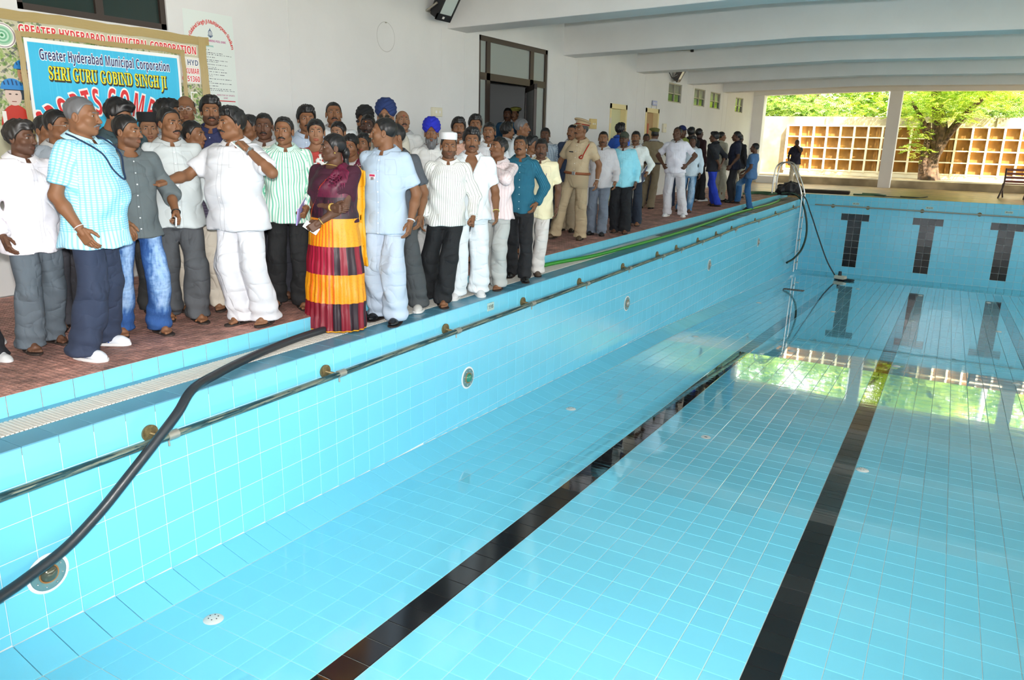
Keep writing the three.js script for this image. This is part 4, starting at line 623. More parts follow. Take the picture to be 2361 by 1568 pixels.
const shoeGeo = (type, piece, lod) => once('shoe' + type + piece + lod, () => {
  let f, B = [-0.08, 0.08, -0.005, 0.16, -0.12, 0.22];
  if (piece === 'sole') f = (x, y, z) => smax(outline(x, z, type === 'sneaker' ? 0.006 : 0.003), Math.max(0.0005 - y, y - (type === 'sneaker' ? 0.024 + 0.008 * Math.max(0, -z * 8) : type === 'dress' ? (z < -0.01 ? 0.022 : 0.012) : 0.016)), 0.004);
  else if (type === 'sandal') { const st = (a, b, c) => { const p = cone(a, b, 0.009, 0.009), q = cone(b, c, 0.009, 0.009); return (x, y, z) => Math.min(p(x, y, z), q(x, y, z)); }; const s1 = st([-0.045, 0.02, 0.085], [0, 0.055, 0.085], [0.05, 0.02, 0.07]), s2 = st([-0.02, 0.02, 0.13], [-0.012, 0.045, 0.1], [0.035, 0.04, 0.05]), s3 = st([-0.042, 0.03, -0.02], [0, 0.075, 0.03], [0.045, 0.03, -0.02]); f = (x, y, z) => Math.min(s1(x, y, z), s2(x, y, z), s3(x, y, z)); }
  else { const up = cone([0, 0.05, -0.04], [0, 0.038, 0.12], 0.037, 0.033), an = cone([0, 0.09, -0.012], [0, 0.07, 0.02], 0.046, 0.042), toe = (x, y, z) => ell(x, y, z, 0.002, 0.03, 0.115, 0.043, type === 'sneaker' ? 0.035 : 0.028, 0.073); f = (x, y, z) => { let d = smin(smin(up(x, y, z), an(x, y, z), 0.03), toe(x, y, z), 0.02); if (type === 'sneaker' && z > 0.0 && z < 0.1 && Math.abs(x) < 0.024) d += 0.0016 * Math.sin(230 * z); return Math.max(d, 0.008 - y, y - 0.105); }; }
  return toGeo(meshSDF({ prims: [f], k: 0.001, box: B, cell: [0.0048, 0.0065, 0.011][lod], margin: 0.03 }));
});
const laceGeo = once('laces', () => merge([0.0, 0.02, 0.04, 0.06].flatMap((z, i) => [bar([-0.02, 0.083 - i * 0.007, z + 0.005], [0.02, 0.083 - i * 0.007, z + 0.015], 0.0035, 6), bar([0.02, 0.083 - i * 0.007, z + 0.005], [-0.02, 0.083 - i * 0.007, z + 0.015], 0.0035, 6)])));
const flipX = new THREE.Matrix4().makeScale(-1, 1, 1);
const mirroredGeo = (g, key) => once('mir' + key, () => { const m = { pos: Array.from(g.attributes.position.array), idx: Array.from(g.index.array) }; return toGeo(mirror(m)); });
// ---- the body. Local frame: feet at y 0, facing +z, own left at +x, built at a height of 1.72
const PROF = [[0.76, 0.10, 0.085, 0], [0.84, 0.155, 0.112, -0.005], [0.95, 0.165, 0.116, -0.006], [1.08, 0.147, 0.103, 0.006], [1.2, 0.158, 0.110, 0.010], [1.32, 0.172, 0.113, 0.004], [1.39, 0.158, 0.096, -0.006], [1.44, 0.105, 0.076, -0.018], [1.48, 0.062, 0.058, -0.026], [1.56, 0.05, 0.052, -0.03]];
const prof = (y) => { let i = 1; while (i < PROF.length - 1 && y > PROF[i][0]) i++; const a = PROF[i - 1], b = PROF[i]; let t = (y - a[0]) / (b[0] - a[0]); t = Math.max(0, Math.min(1, t)); t = t * t * (3 - 2 * t) * 0.5 + t * 0.5; return [a[1] + (b[1] - a[1]) * t, a[2] + (b[2] - a[2]) * t, a[3] + (b[3] - a[3]) * t]; };
const PW_ = new Float64Array(441), PD_ = new Float64Array(441), PZ_ = new Float64Array(441); for (let i = 0; i <= 440; i++) { const p = prof(0.7 + i * 0.002); PW_[i] = p[0]; PD_[i] = p[1]; PZ_[i] = p[2]; }
function torso(fat, belly, grow, y0, y1, bust = 0, skirt = 0) {
  return (x, y0_, z) => {
    const y = y0_ < skirt ? skirt : y0_;
    const yi = Math.max(0, Math.min(439.99, (y - 0.7) * 500)), i0 = yi | 0, ft = yi - i0; let w = PW_[i0] + (PW_[i0 + 1] - PW_[i0]) * ft, dp = PD_[i0] + (PD_[i0 + 1] - PD_[i0]) * ft, zc = PZ_[i0] + (PZ_[i0 + 1] - PZ_[i0]) * ft; const f = y > 1.42 ? 1 + (fat - 1) * 0.3 : fat; w = w * f + grow; dp = dp * f + grow;
    const yb = (y - 1.08) / 0.15, b = yb > 2.6 || yb < -2.6 ? 0 : belly * Math.exp(-yb * yb); dp += b * 0.5; zc += b * 0.55; w += b * 0.3;
    if (bust) { const q = bust * Math.exp(-(((y - 1.27) / 0.07) ** 2)); dp += q * 0.5; zc += q * 0.5; }
    const qx = x / w, qz = (z - zc) / dp, k = Math.sqrt(qx * qx + qz * qz), d = (k - 1) * (w < dp ? w : dp); return Math.max(d - (y0_ < skirt ? (skirt - y0_) * 0.12 : 0), y0 - y0_, y0_ - y1);
  };
}
const v3 = { sub: (a, b) => [a[0] - b[0], a[1] - b[1], a[2] - b[2]], add: (a, b, s = 1) => [a[0] + b[0] * s, a[1] + b[1] * s, a[2] + b[2] * s], len: (a) => Math.hypot(...a), nrm: (a) => { const l = Math.hypot(...a) || 1; return [a[0] / l, a[1] / l, a[2] / l]; }, dot: (a, b) => a[0] * b[0] + a[1] * b[1] + a[2] * b[2], mix: (a, b, t) => [a[0] + (b[0] - a[0]) * t, a[1] + (b[1] - a[1]) * t, a[2] + (b[2] - a[2]) * t] };
function ik(S, T, a, b, pole) { let d = v3.sub(T, S), L = v3.len(d); const mx = a + b - 0.004; if (L > mx) { T = v3.add(S, d, mx / L); d = v3.sub(T, S); L = mx; } const u = v3.nrm(d), x = (a * a - b * b + L * L) / (2 * L), h = Math.sqrt(Math.max(0, a * a - x * x)); let p = v3.add(pole, u, -v3.dot(pole, u)); p = v3.nrm(p); return { E: v3.add(v3.add(S, u, x), p, h), T }; }
// arm presets: wrist target for the left side (x is mirrored for the right), elbow pole, hand pose, palm direction
const ARMS = {
  down: [[0.245, 0.885, 0.045], [0.35, 0, -1], 'relaxed', [-1, 0, 0.15]], swing: [[0.255, 0.90, 0.11], [0.3, 0, -1], 'relaxed', [-1, 0, 0.1]], wide: [[0.33, 0.90, 0.05], [0.6, 0, -1], 'relaxed', [-1, 0, 0.1]],
  fist: [[0.26, 0.92, 0.12], [0.5, 0, -1], 'fist', [-1, 0, -0.2]], front: [[0.06, 0.93, 0.20], [1, 0, -0.3], 'relaxed', [-0.2, 0, -1]], back: [[0.05, 0.96, -0.19], [1, 0, -0.6], 'relaxed', [0, 0, 1]],
  hip: [[0.215, 1.0, 0.07], [1, 0.05, -0.55], 'grip', [-0.8, 0, -0.5]], pocket: [[0.2, 0.93, 0.06], [0.9, 0, -0.9], 'relaxed', [-1, 0, -0.1]],
  ear: [[0.2, 1.39, 0.09], [1, -0.8, 0.1], 'grip', [-1, 0.1, 0]], offer: [[0.30, 1.16, 0.36], [0.6, -0.5, -0.5], 'open', [-0.3, 0.85, -0.2]], neck: [[-0.01, 1.36, 0.135], [0.9, -0.3, 0.3], 'grip', [0.1, 0, -1]],
  cross: [[-0.1, 1.10, 0.17], [0.8, -0.5, -0.1], 'relaxed', [0, 0, -1]], waist: [[-0.02, 0.97, 0.2], [1, -0.1, -0.2], 'grip', [0, 0.3, -1]], hold: [[0.27, 0.98, 0.16], [0.5, 0, -1], 'grip', [-1, 0, 0]], point: [[0.42, 1.35, 0.2], [0.4, -0.8, 0], 'open', [0, -1, 0]], knee: [[0.18, 0.98, 0.24], [0.8, 0, -0.6], 'relaxed', [-0.3, -0.6, -0.6]], mouth: [[0.0, 1.47, 0.15], [0.6, -0.8, 0.1], 'fist', [-0.3, 0, -1]],
};
const SK = { dark: [0.115, 0.05, 0.026], brown: [0.215, 0.094, 0.042], mid: [0.29, 0.145, 0.078], fair: [0.44, 0.25, 0.15], black: [0.07, 0.033, 0.02] };
const bodyMat = mat([1, 1, 1], 0.6, { vertexColors: true });
const wrinkle = noiseTex(512, (u, v) => { const w = fbm(u, v, 4), a = 1 - Math.abs(2 * vnoise(u * 5 + w * 1.2, v * 12 + w * 2, 60) - 1), b = 1 - Math.abs(2 * vnoise(u * 11 + w * 2 + 7, v * 7 - w + 3, 77) - 1); return 0.55 * a * a + 0.35 * b * b + 0.1 * fbm(u, v, 16); });
const matCache = {}; const cloth = (c, r = 0.85) => matCache['c' + c + r] ??= mat(c, r, { bumpMap: rep(wrinkle, 1.3, 1.3), bumpScale: 0.014 });
const hairMat = (c) => matCache['h' + c] ??= mat(c, 0.45);
const HC = { black: [0.008, 0.007, 0.007], grey: [0.12, 0.12, 0.125], dark: [0.02, 0.017, 0.015], white: [0.45, 0.45, 0.44] };
// shirt print: u runs round the body (front at .5), v up the body
const shirtTex = (key, draw) => once('st' + key, () => canvasTex(512, 512, (c, W, H) => { draw(c, W, H); c.fillStyle = 'rgba(0,0,0,.16)'; c.fillRect(W * 0.5 - 8, 0, 1.5, H); c.fillRect(W * 0.5 + 7, 0, 1.5, H); c.strokeStyle = 'rgba(0,0,0,.13)'; c.lineWidth = 1.5; c.strokeRect(W * 0.565, H * 0.17, W * 0.09, H * 0.145); c.fillStyle = 'rgba(255,255,255,.75)'; for (let y = 40; y < H; y += 52) { c.beginPath(); c.arc(W * 0.5, y, 3.2, 0, 7); c.fill(); } }));
const plain = (hex) => shirtTex('p' + hex, (c, W, H) => { c.fillStyle = hex; c.fillRect(0, 0, W, H); });
const stripes = (a, b, n, w, d = null) => shirtTex('s' + a + b + n + w, (c, W, H) => { c.fillStyle = a; c.fillRect(0, 0, W, H); for (let i = 0; i < n; i++) { c.fillStyle = d && i % 2 ? d : b; c.fillRect((i + 0.2) * W / n, 0, w, H); } });
const checks = (a, b, n, w) => shirtTex('k' + a + b + n, (c, W, H) => { c.fillStyle = a; c.fillRect(0, 0, W, H); c.globalAlpha = 0.55; c.fillStyle = b; for (let i = 0; i < n; i++) { c.fillRect(i * W / n, 0, w, H); c.fillRect(0, i * H / n * 0.8, W, w); } c.globalAlpha = 1; });
const denim = (hex, hi) => once('jn' + hex, () => canvasTex(256, 512, (c, W, H) => { c.fillStyle = hex; c.fillRect(0, 0, W, H); let s = 11; const R = () => (s = (s * 16807) % 2147483647) / 2147483647; c.fillStyle = hi; for (let i = 0; i < 900; i++) { c.globalAlpha = 0.05 + 0.1 * R(); const x = W * (0.5 + (R() + R() - 1) * 0.16), y = H * (0.12 + 0.62 * R()); c.fillRect(x, y, 2 + 14 * R(), 6 + 40 * R()); } c.globalAlpha = 0.12; for (let i = 0; i < 1500; i++) { c.fillStyle = R() < 0.5 ? '#ffffff' : '#000020'; c.fillRect(R() * W, R() * H, 1, 3 + R() * 8); } c.globalAlpha = 1; }));
function unwrap(m, torsoZ, arms, legs, whole) { // uv round the nearest limb; seams cut per triangle
  const n = m.idx.length, pos = new Float32Array(n * 3), uv = new Float32Array(n * 2), g0 = toGeo(m), N = g0.attributes.normal.array, nor = new Float32Array(n * 3), P = m.pos;
  for (let t = 0; t < n; t += 3) {
    let cx = 0, cy = 0, cz = 0; for (let e = 0; e < 3; e++) { const i = m.idx[t + e] * 3; cx += P[i] / 3; cy += P[i + 1] / 3; cz += P[i + 2] / 3; }
    let best = null, bd = 1e9; for (const a of arms) { const ab = v3.sub(a[1], a[0]), s = v3.dot(v3.sub([cx, cy, cz], a[0]), ab) / v3.dot(ab, ab), q = v3.add(a[0], ab, Math.max(0, Math.min(1, s))), d = v3.len(v3.sub([cx, cy, cz], q)) - a[2]; if (d < bd) { bd = d; best = a; } }
    if (!legs) { const [w] = prof(cy); const dt = Math.abs(cx) - w; if (best && (bd > dt || Math.abs(cx) < w * 0.86)) best = null; }
    const us = [];
    for (let e = 0; e < 3; e++) {
      const i = m.idx[t + e] * 3, x = P[i], y = P[i + 1], z = P[i + 2]; let u, v;
      if (best && legs) { const q = v3.mix(best[0], best[1], 0.5); u = 0.5 + Math.atan2(x - q[0], z - q[2]) / 6.2832; v = y / 1.0; }
      else if (best) { const ax = v3.nrm(v3.sub(best[1], best[0])), r = v3.sub([x, y, z], best[0]), L = v3.dot(r, ax), s0 = v3.nrm(v3.add([0, 0, 1], ax, -ax[2])), s1 = [ax[1] * s0[2] - ax[2] * s0[1], ax[2] * s0[0] - ax[0] * s0[2], ax[0] * s0[1] - ax[1] * s0[0]]; u = 0.15 + 0.3 * Math.atan2(v3.dot(r, s1), v3.dot(r, s0)) / 6.2832; v = 0.9 - L; }
      else { u = 0.5 + Math.atan2(x, z - torsoZ) / 6.2832; v = whole ? y / 1.6 : (y - 0.7) / 0.82; }
      us.push(u); pos.set([x, y, z], (t + e) * 3); nor.set([N[i], N[i + 1], N[i + 2]], (t + e) * 3); uv.set([u, v], (t + e) * 2);
    }
    const span = best && !legs ? 0.3 : 1; if (Math.max(...us) - Math.min(...us) > span / 2) for (let e = 0; e < 3; e++) if (us[e] < (best && !legs ? 0.15 : 0.5)) uv[(t + e) * 2] += span;
  }
  const g = new THREE.BufferGeometry(); g.setAttribute('position', new THREE.BufferAttribute(pos, 3)); g.setAttribute('normal', new THREE.BufferAttribute(nor, 3)); g.setAttribute('uv', new THREE.BufferAttribute(uv, 2)); return g;
}
const clothUV = (m) => { const g = toGeo(m), n = m.pos.length / 3, u = new Float32Array(n * 2); for (let i = 0; i < n; i++) { u[2 * i] = m.pos[3 * i] + 0.6 * m.pos[3 * i + 2]; u[2 * i + 1] = m.pos[3 * i + 1]; } g.setAttribute('uv', new THREE.BufferAttribute(u, 2)); return g; };
const collarGeo = (open) => once('collar' + open, () => {
  const P = [], I = [], n = 36, rows = 4;
  for (let i = 0; i <= n; i++) { const t = i / n, a = Math.PI + (t - 0.5) * 2 * Math.PI * (open ? 0.86 : 0.955), fr = Math.abs(t - 0.5) * 2, pt = Math.max(0, (fr - 0.72) / 0.28); const R = (r, y, k) => P.push(Math.sin(a) * r * 1.1, y, Math.cos(a) * r * 0.95); const dip = 0.018 * fr * fr; R(0.066, -0.012 - dip); R(0.070, 0.034 - dip * 1.5); R(0.078 + 0.006 * pt, 0.033 - dip * 1.5); R(0.113 + 0.034 * pt, -0.006 - dip - 0.026 * pt); }
  for (let i = 0; i < n; i++) for (let r = 0; r < rows - 1; r++) { const a = i * rows + r, b = a + rows; I.push(a, b, a + 1, b, b + 1, a + 1); }
  return toGeo({ pos: P, idx: I });
});
const D2R = Math.PI / 180, people = [];
function person(s) {
  const H = s.h / 1.72, L = s.lod ?? 1, cell = [0.0135, 0.0205, 0.026][L], fat = s.fat ?? 1, belly = s.belly ?? 0.015, woman = !!s.sari || s.woman, S = s.shirt ?? {}, Pn = s.pants ?? {}, sd = (s.x * 13.7 + s.d * 7.3);
  const o = thing('person', s.label, 'person', [s.x, s.y ?? DK, -s.d], s.yaw * D2R, 'people gathered on the pool deck'); o.scale.setScalar(H); delete o.userData.group; if (s.lean) o.quaternion.premultiply(new THREE.Quaternion().setFromEuler(new THREE.Euler(0, 0, -s.lean)));
  // skeleton
  const sh = (q) => [q * (0.158 * (0.75 + 0.25 * fat) + 0.005), 1.368, -0.008];
  const armOf = (q, a) => { a = typeof a === 'string' ? ARMS[a] : a; const T = [a[0][0] * q + (a[0][0] > 0.2 ? q * 0.16 * (fat - 1) : 0), a[0][1], a[0][2] + (a[0][2] > 0.12 ? belly * 0.8 : 0)], sp = sh(q), r = ik(sp, T, 0.285, 0.255, [a[1][0] * q, a[1][1], a[1][2]]); return { S: sp, E: r.E, W: r.T, pose: a[2], palm: [a[3][0] * q, a[3][1], a[3][2]], q }; };
  const arms = [armOf(1, s.armL ?? 'down'), armOf(-1, s.armR ?? 'down')];
  const st = s.stance ?? [[0.125, 0.0, 10], [-0.125, 0.0, -10]]; // ankle x, z, toe-out (own left, own right)
  const legs = st.map(([ax, az, to, ay = 0], i) => { const q = i ? -1 : 1, hip = [q * 0.085, 0.9, 0], ank = [ax, 0.085 + ay, az], r = ik(hip, ank, 0.42, 0.415, [q * 0.15, 0, 1]); return { H: hip, K: r.E, A: r.T, to, ay }; });
  // skin: torso, neck, arms, legs as one surface
  const prims = [torso(fat, belly * 0.7, -0.016, Pn.col || Pn.tex ? 0.93 : 0.82, 1.55, woman ? 0.03 : 0), cone([0, 1.40, -0.02], [0, 1.56, -0.015], 0.058, 0.052)];
  for (const a of arms) { const g = (0.9 + 0.1 * fat) * (S.sleeve === 'short' ? 1 : 0.86); prims.push(cone(v3.mix(a.S, a.E, -0.05), a.E, 0.05 * g, 0.04 * g), cone(a.E, v3.mix(a.E, a.W, 0.35), 0.04 * g, 0.041 * g), cone(v3.mix(a.E, a.W, 0.35), a.W, 0.041 * g, 0.0265)); }
  const bare = s.bare ?? 0; for (const l of legs) prims.push(cone(l.H, l.K, 0.062, 0.05), cone(l.K, l.A, 0.05, 0.036));
  const reach = [...arms.flatMap((a) => [a.E, a.W]), ...legs.flatMap((l) => [l.K, l.A])], bx = (m) => { const B = [-0.34, 0.34, -0.02, 1.6, -0.26, 0.32]; for (const p of reach) { B[0] = Math.min(B[0], p[0] - m); B[1] = Math.max(B[1], p[0] + m); B[4] = Math.min(B[4], p[2] - m); B[5] = Math.max(B[5], p[2] + m); } return B; };
  const body = meshSDF({ prims, k: 0.02, box: bx(0.12), cell: cell * 1.0 });
  const skin = SK[s.skin] ?? SK.brown, col = []; for (let i = 0; i < body.pos.length; i += 3) col.push(...skin);
  const pos = body.pos, idx = body.idx, addMesh = (m, mx, cf) => { const b = pos.length / 3, v = V(); for (let i = 0; i < m.pos.length; i += 3) { v.set(m.pos[i], m.pos[i + 1], m.pos[i + 2]).applyMatrix4(mx); pos.push(v.x, v.y, v.z); col.push(...cf(i / 3, m)); } for (const i of m.idx) idx.push(i + b); };
  // head
  const wrap = (a) => ((a + 540) % 360) - 180, hy = Math.max(-80, Math.min(80, wrap((s.face ?? s.yaw) - s.yaw))) * D2R, hs = s.head ?? 1;
  const hm = new THREE.Matrix4().makeTranslation(0, 1.512, -0.012 + (s.fwd ?? 0)).multiply(new THREE.Matrix4().makeRotationFromEuler(new THREE.Euler((s.nod ?? 0) * D2R, hy, (s.tilt ?? 0) * D2R, 'YXZ'))).multiply(new THREE.Matrix4().makeTranslation(0, -0.04, 0.02)).multiply(new THREE.Matrix4().makeScale(hs * (fat > 1.12 ? 1.04 : 1), hs, hs));
  const ht = s.head_type ?? (woman ? 'w' : fat > 1.1 ? 'f' : 'm'), lipC = woman ? [skin[0] * 1.05, skin[1] * 0.6, skin[2] * 0.65] : [skin[0] * 0.82, skin[1] * 0.66, skin[2] * 0.72], stub = s.stubble ?? 0;
  addMesh(headMesh(ht, L), hm, (i, m) => m.tag[i] === 1 ? lipC : m.tag[i] === 2 && stub ? [skin[0] * (1 - stub), skin[1] * (1 - stub), skin[2] * (1 - stub * 0.8)] : skin);
  const gaze = (s.gaze ?? 0) * D2R; for (const q of [-1, 1]) { const eg = once('eye' + L, () => { const g = new THREE.SphereGeometry(0.0136, L ? 12 : 20, L ? 10 : 16).rotateX(Math.PI / 2); return { pos: Array.from(g.attributes.position.array), idx: Array.from(g.index.array) }; }); addMesh(eg, hm.clone().multiply(new THREE.Matrix4().makeTranslation(q * 0.031, 0.117, 0.0665)).multiply(new THREE.Matrix4().makeRotationY(gaze)), (i, m) => m.pos[i * 3 + 2] > 0.0124 ? [0.010, 0.006, 0.004] : [0.34, 0.31, 0.28]); }
  // hands
  for (const a of arms) { const Y = v3.nrm(v3.sub(a.E, a.W)); let Z = v3.nrm(v3.add(a.palm, Y, -v3.dot(a.palm, Y))); const X = [Y[1] * Z[2] - Y[2] * Z[1], Y[2] * Z[0] - Y[0] * Z[2], Y[0] * Z[1] - Y[1] * Z[0]], mx = new THREE.Matrix4().makeBasis(V(...X), V(...Y), V(...Z)).setPosition(...a.W), hm0 = handMesh(a.pose, L), pc = [skin[0] * 1, skin[1], skin[2]]; addMesh(a.q > 0 ? hm0 : once('mh' + a.pose + L, () => mirror(hm0)), mx, () => pc); a.mx = mx; }
  const shoes = s.shoe ?? ['sandal', [0.05, 0.03, 0.02]], type = shoes[0];
  legs.forEach((l, i) => { const q = i ? -1 : 1; l.fm = new THREE.Matrix4().makeTranslation(l.A[0], l.ay, l.A[2]).multiply(new THREE.Matrix4().makeRotationY(l.to * D2R)); if (type === 'sandal' || type === 'bare') { const fm = footMesh(L); addMesh(q > 0 ? fm : once('mf' + L, () => mirror(fm)), l.fm.clone().multiply(new THREE.Matrix4().makeTranslation(0, type === 'sandal' ? 0.014 : 0, 0)), () => skin); } });
  part(o, 'body', toGeo({ pos, idx, col }), bodyMat);
  // hair, brows, hats
  const onHead = (name, g, m) => { const p = part(o, name, g, m); p.applyMatrix4(hm); return p; };
  const hair = s.hair ?? 'short', hc = HC[s.hairC ?? 'black'], hats = ['turban', 'skullcap', 'fez', 'peaked', 'cap', 'beret'];
  if (hats.includes(hair)) { const hat = onHead({ turban: 'turban', skullcap: 'skull_cap', fez: 'round_cap', peaked: 'peaked_cap', cap: 'baseball_cap', beret: 'beret' }[hair], hairGeo(hair, L), cloth(s.hat ?? [0.7, 0.7, 0.7])); hat.userData.label = { turban: 'wrapped turban', skullcap: 'white skull cap', fez: 'black round cap', peaked: 'khaki peaked cap', cap: 'dark baseball cap', beret: 'olive beret' }[hair]; if (hair !== 'turban') onHead('hair', hairGeo('crop', L), hairMat(hc)); if (hair === 'peaked') { const b = part(hat, 'cap_band', new THREE.TorusGeometry(0.092, 0.006, 6, 40).scale(0.94, 1.14, 1.6).rotateX(Math.PI / 2), cloth([0.30, 0.03, 0.015]), [0, 0.19, -0.015]); part(hat, 'cap_badge', new THREE.SphereGeometry(0.011, 10, 8), M.steel, [0, 0.225, 0.108]); } }
  else onHead('hair', hairGeo(hair, L), hairMat(hc));
  onHead('facial_hair', faceHairGeo(s.fh ?? (woman ? 'brow' : 'mou'), L), hairMat(s.beardC ? HC[s.beardC] : hc[0] > 0.3 ? HC.dark : hc));
  if (s.glasses) { const g = [], lens = []; for (const q of [-1, 1]) { g.push(new THREE.TorusGeometry(0.019, 0.0014, 6, 20).scale(1.15, 0.78, 1).translate(q * 0.031, 0.115, 0.096)); g.push(bar([q * 0.052, 0.118, 0.094], [q * 0.077, 0.116, -0.01], 0.0013, 5)); lens.push(new THREE.CircleGeometry(0.0185, 18).scale(1.15, 0.78, 1).translate(q * 0.031, 0.115, 0.0965)); } g.push(bar([-0.011, 0.118, 0.098], [0.011, 0.118, 0.098], 0.0014, 5)); const gl = onHead('glasses', merge(g), s.glasses === 'dark' ? M.black : M.steel); part(gl, 'lenses', merge(lens), s.glasses === 'dark' ? phys([0.01, 0.01, 0.012], 0.08) : phys([0.95, 0.95, 0.95], 0.03, { transmission: 1, thickness: 0 })); }
  if (s.mark) onHead('forehead_mark', new THREE.SphereGeometry(s.mark[1] ?? 0.005, 10, 8).scale(1, s.mark[2] ?? 1, 0.5).translate(0, 0.155, 0.075), mat(s.mark[0], 0.6));
  // shirt
  const foldS = (x, y, z) => 0.0065 * Math.sin(17 * y + 6 * Math.sin(7 * x + sd) + sd) * Math.sin(9 * x + 5 * z + sd) + 0.0042 * Math.sin(31 * y + 13 * x + 4 * Math.sin(11 * z + sd)) + 0.004 * Math.sin(26 * x - 12 * y + 3 * Math.sin(8 * y));
  const waist = S.tuck ? 0.97 : 0, hem = S.hem ?? 0.80;
  if (S.tex || S.col) {
    const sl = S.sleeve ?? 'long', g = (S.tuck ? 0.012 : 0.019) + (S.loose ?? 0.006), sp = [torso(fat, belly, g, S.tuck ? waist : hem, 1.46, woman ? 0.03 : 0, S.tuck ? 0 : 0.95)], cuts = [], uvArms = [];
    const wide = S.tuck ? null : cone([0, hem + 0.02, 0.0], [0, 1.02, 0.0], 0.0, 0.0);
    for (const a of arms) {
      const ag = (0.9 + 0.1 * fat), short = sl === 'short', up = cone(v3.mix(a.S, a.E, -0.06), a.E, 0.058 * ag + (S.loose ?? 0.006), (short ? 0.068 : 0.063) * ag), fr = cone(a.E, a.W, 0.063 * ag, 0.049);
      uvArms.push([a.S, a.E, 0.06]); if (!short) uvArms.push([a.E, a.W, 0.05]);
      const from = short ? a.S : a.E, to = short ? a.E : a.W, t = short ? (S.len ?? 0.74) : sl === 'roll' ? 0.24 : 0.95, n = v3.nrm(v3.sub(to, from)), p = v3.mix(from, to, t), c0 = n[0] * p[0] + n[1] * p[1] + n[2] * p[2], cut = (f) => (x, y, z) => Math.max(f(x, y, z), n[0] * x + n[1] * y + n[2] * z - c0);
      if (short) sp.push(cut(up)); else { sp.push(up, cut(fr)); if (sl === 'roll') { const q = v3.mix(from, to, t - 0.12); sp.push(cut(cone(q, p, 0.066 * ag, 0.066 * ag))); } }
    }
    const notch = S.open ?? 0.02, vd = S.v ?? 0;
    const post = (d, x, y, z) => {
      d += foldS(x, y, z) * (S.crisp ? 0.5 : 1);
      const r = Math.sqrt(x * x + (z + 0.02) ** 2); d = Math.max(d, y - 1.442 - 0.02 * Math.max(0, 1 - r / 0.1)); d = Math.max(d, -(sphere(x, y, z, 0, 1.475, 0.055, 0.055 + notch)));
      if (vd) d = Math.max(d, -(Math.max(Math.abs(x) - 0.075 * Math.max(0, (y - (1.42 - vd)) / vd), 0.03 - z, 1.42 - vd - y)));
      return d;
    };
    const m = meshSDF({ prims: sp, k: 0.03, post, box: bx(0.14), cell, margin: 0.03 });
    part(o, S.name ?? 'shirt', S.tex ? unwrap(m, 0, uvArms, false) : clothUV(m), S.tex ? (matCache['st' + S.tex.uuid] ??= new THREE.MeshStandardMaterial({ map: S.tex, roughness: 0.85, bumpMap: rep(wrinkle, 1, 1), bumpScale: 0.012 })) : cloth(S.col));
    if (S.collar !== false && !woman) { const c = part(o, 'collar', collarGeo(!!S.v || notch > 0.025), S.tex ? (matCache['cl' + (S.ccol ?? S.tex.uuid)] ??= mat(S.ccol ?? [0.5, 0.5, 0.5], 0.85, { side: THREE.DoubleSide })) : matCache['cd' + S.col] ??= mat(S.col, 0.85, { side: THREE.DoubleSide }), [0, 1.452, -0.02], [0.2, 0, 0]); c.scale.setScalar(1.02 + 0.12 * (fat - 1)); }
  }
  if (s.sari) {
    const ple = (x, z) => 0.012 * Math.sin(Math.atan2(x, z) * 26) * (z > 0 ? 1 : 0.35), sk = (x, y, z) => { const t = Math.max(0, Math.min(1, (1.02 - y) / 1.0)), w = (0.15 * fat + 0.02 + belly * 0.3) + t * 0.06 + 0.03 * Math.sin(t * 3), dp = (0.112 * fat + 0.02 + belly * 0.4) + t * 0.07, zc = 0.015 + belly * 0.3 + 0.01 * t, k = Math.sqrt((x / w) ** 2 + ((z - zc) / dp) ** 2); return Math.max((k - 1) * Math.min(w, dp) + ple(x, z) * t, 0.012 - y, y - 1.03); };
    const tr = torso(fat, belly, 0.026, 0.95, 1.5, 0.035), pal = (x, y, z) => { const zc = -0.135 - 0.03 * (1.4 - y), qx = Math.abs(x - 0.13 - 0.02 * Math.sin(y * 5)) - 0.085, qz = Math.abs(z - zc - 0.012 * Math.sin(x * 60)) - 0.006; return Math.max(Math.hypot(Math.max(qx, 0), Math.max(qz, 0)) + Math.min(Math.max(qx, qz), 0) - 0.006, 0.55 - y, y - 1.4); };
    const dr = (x, y, z) => { const e = -((x + 0.17) * 0.86 - (y - 1.02) * 0.51 - (z < -0.02 ? 0.1 : 0)); return Math.max(tr(x, y, z) + 0.006 * Math.sin(60 * (x * 0.86 - y * 0.51)) * 0.6, e, -(tr(x, y, z) + 0.02)); };
    const sh2 = cone([0.1, 1.40, 0.03], [0.16, 1.40, -0.10], 0.045, 0.04);
    const m = meshSDF({ prims: [sk, dr, pal, sh2], k: 0.02, post: (d, x, y, z) => d + 0.003 * Math.sin(25 * y + 18 * x + sd), box: [-0.36, 0.36, -0.01, 1.52, -0.36, 0.4], cell, margin: 0.04 });
    part(o, 'sari', unwrap(m, 0.02, [], false, true), new THREE.MeshPhysicalMaterial({ map: s.sari, roughness: 0.5, sheen: 0.6, sheenRoughness: 0.4 }));
  }
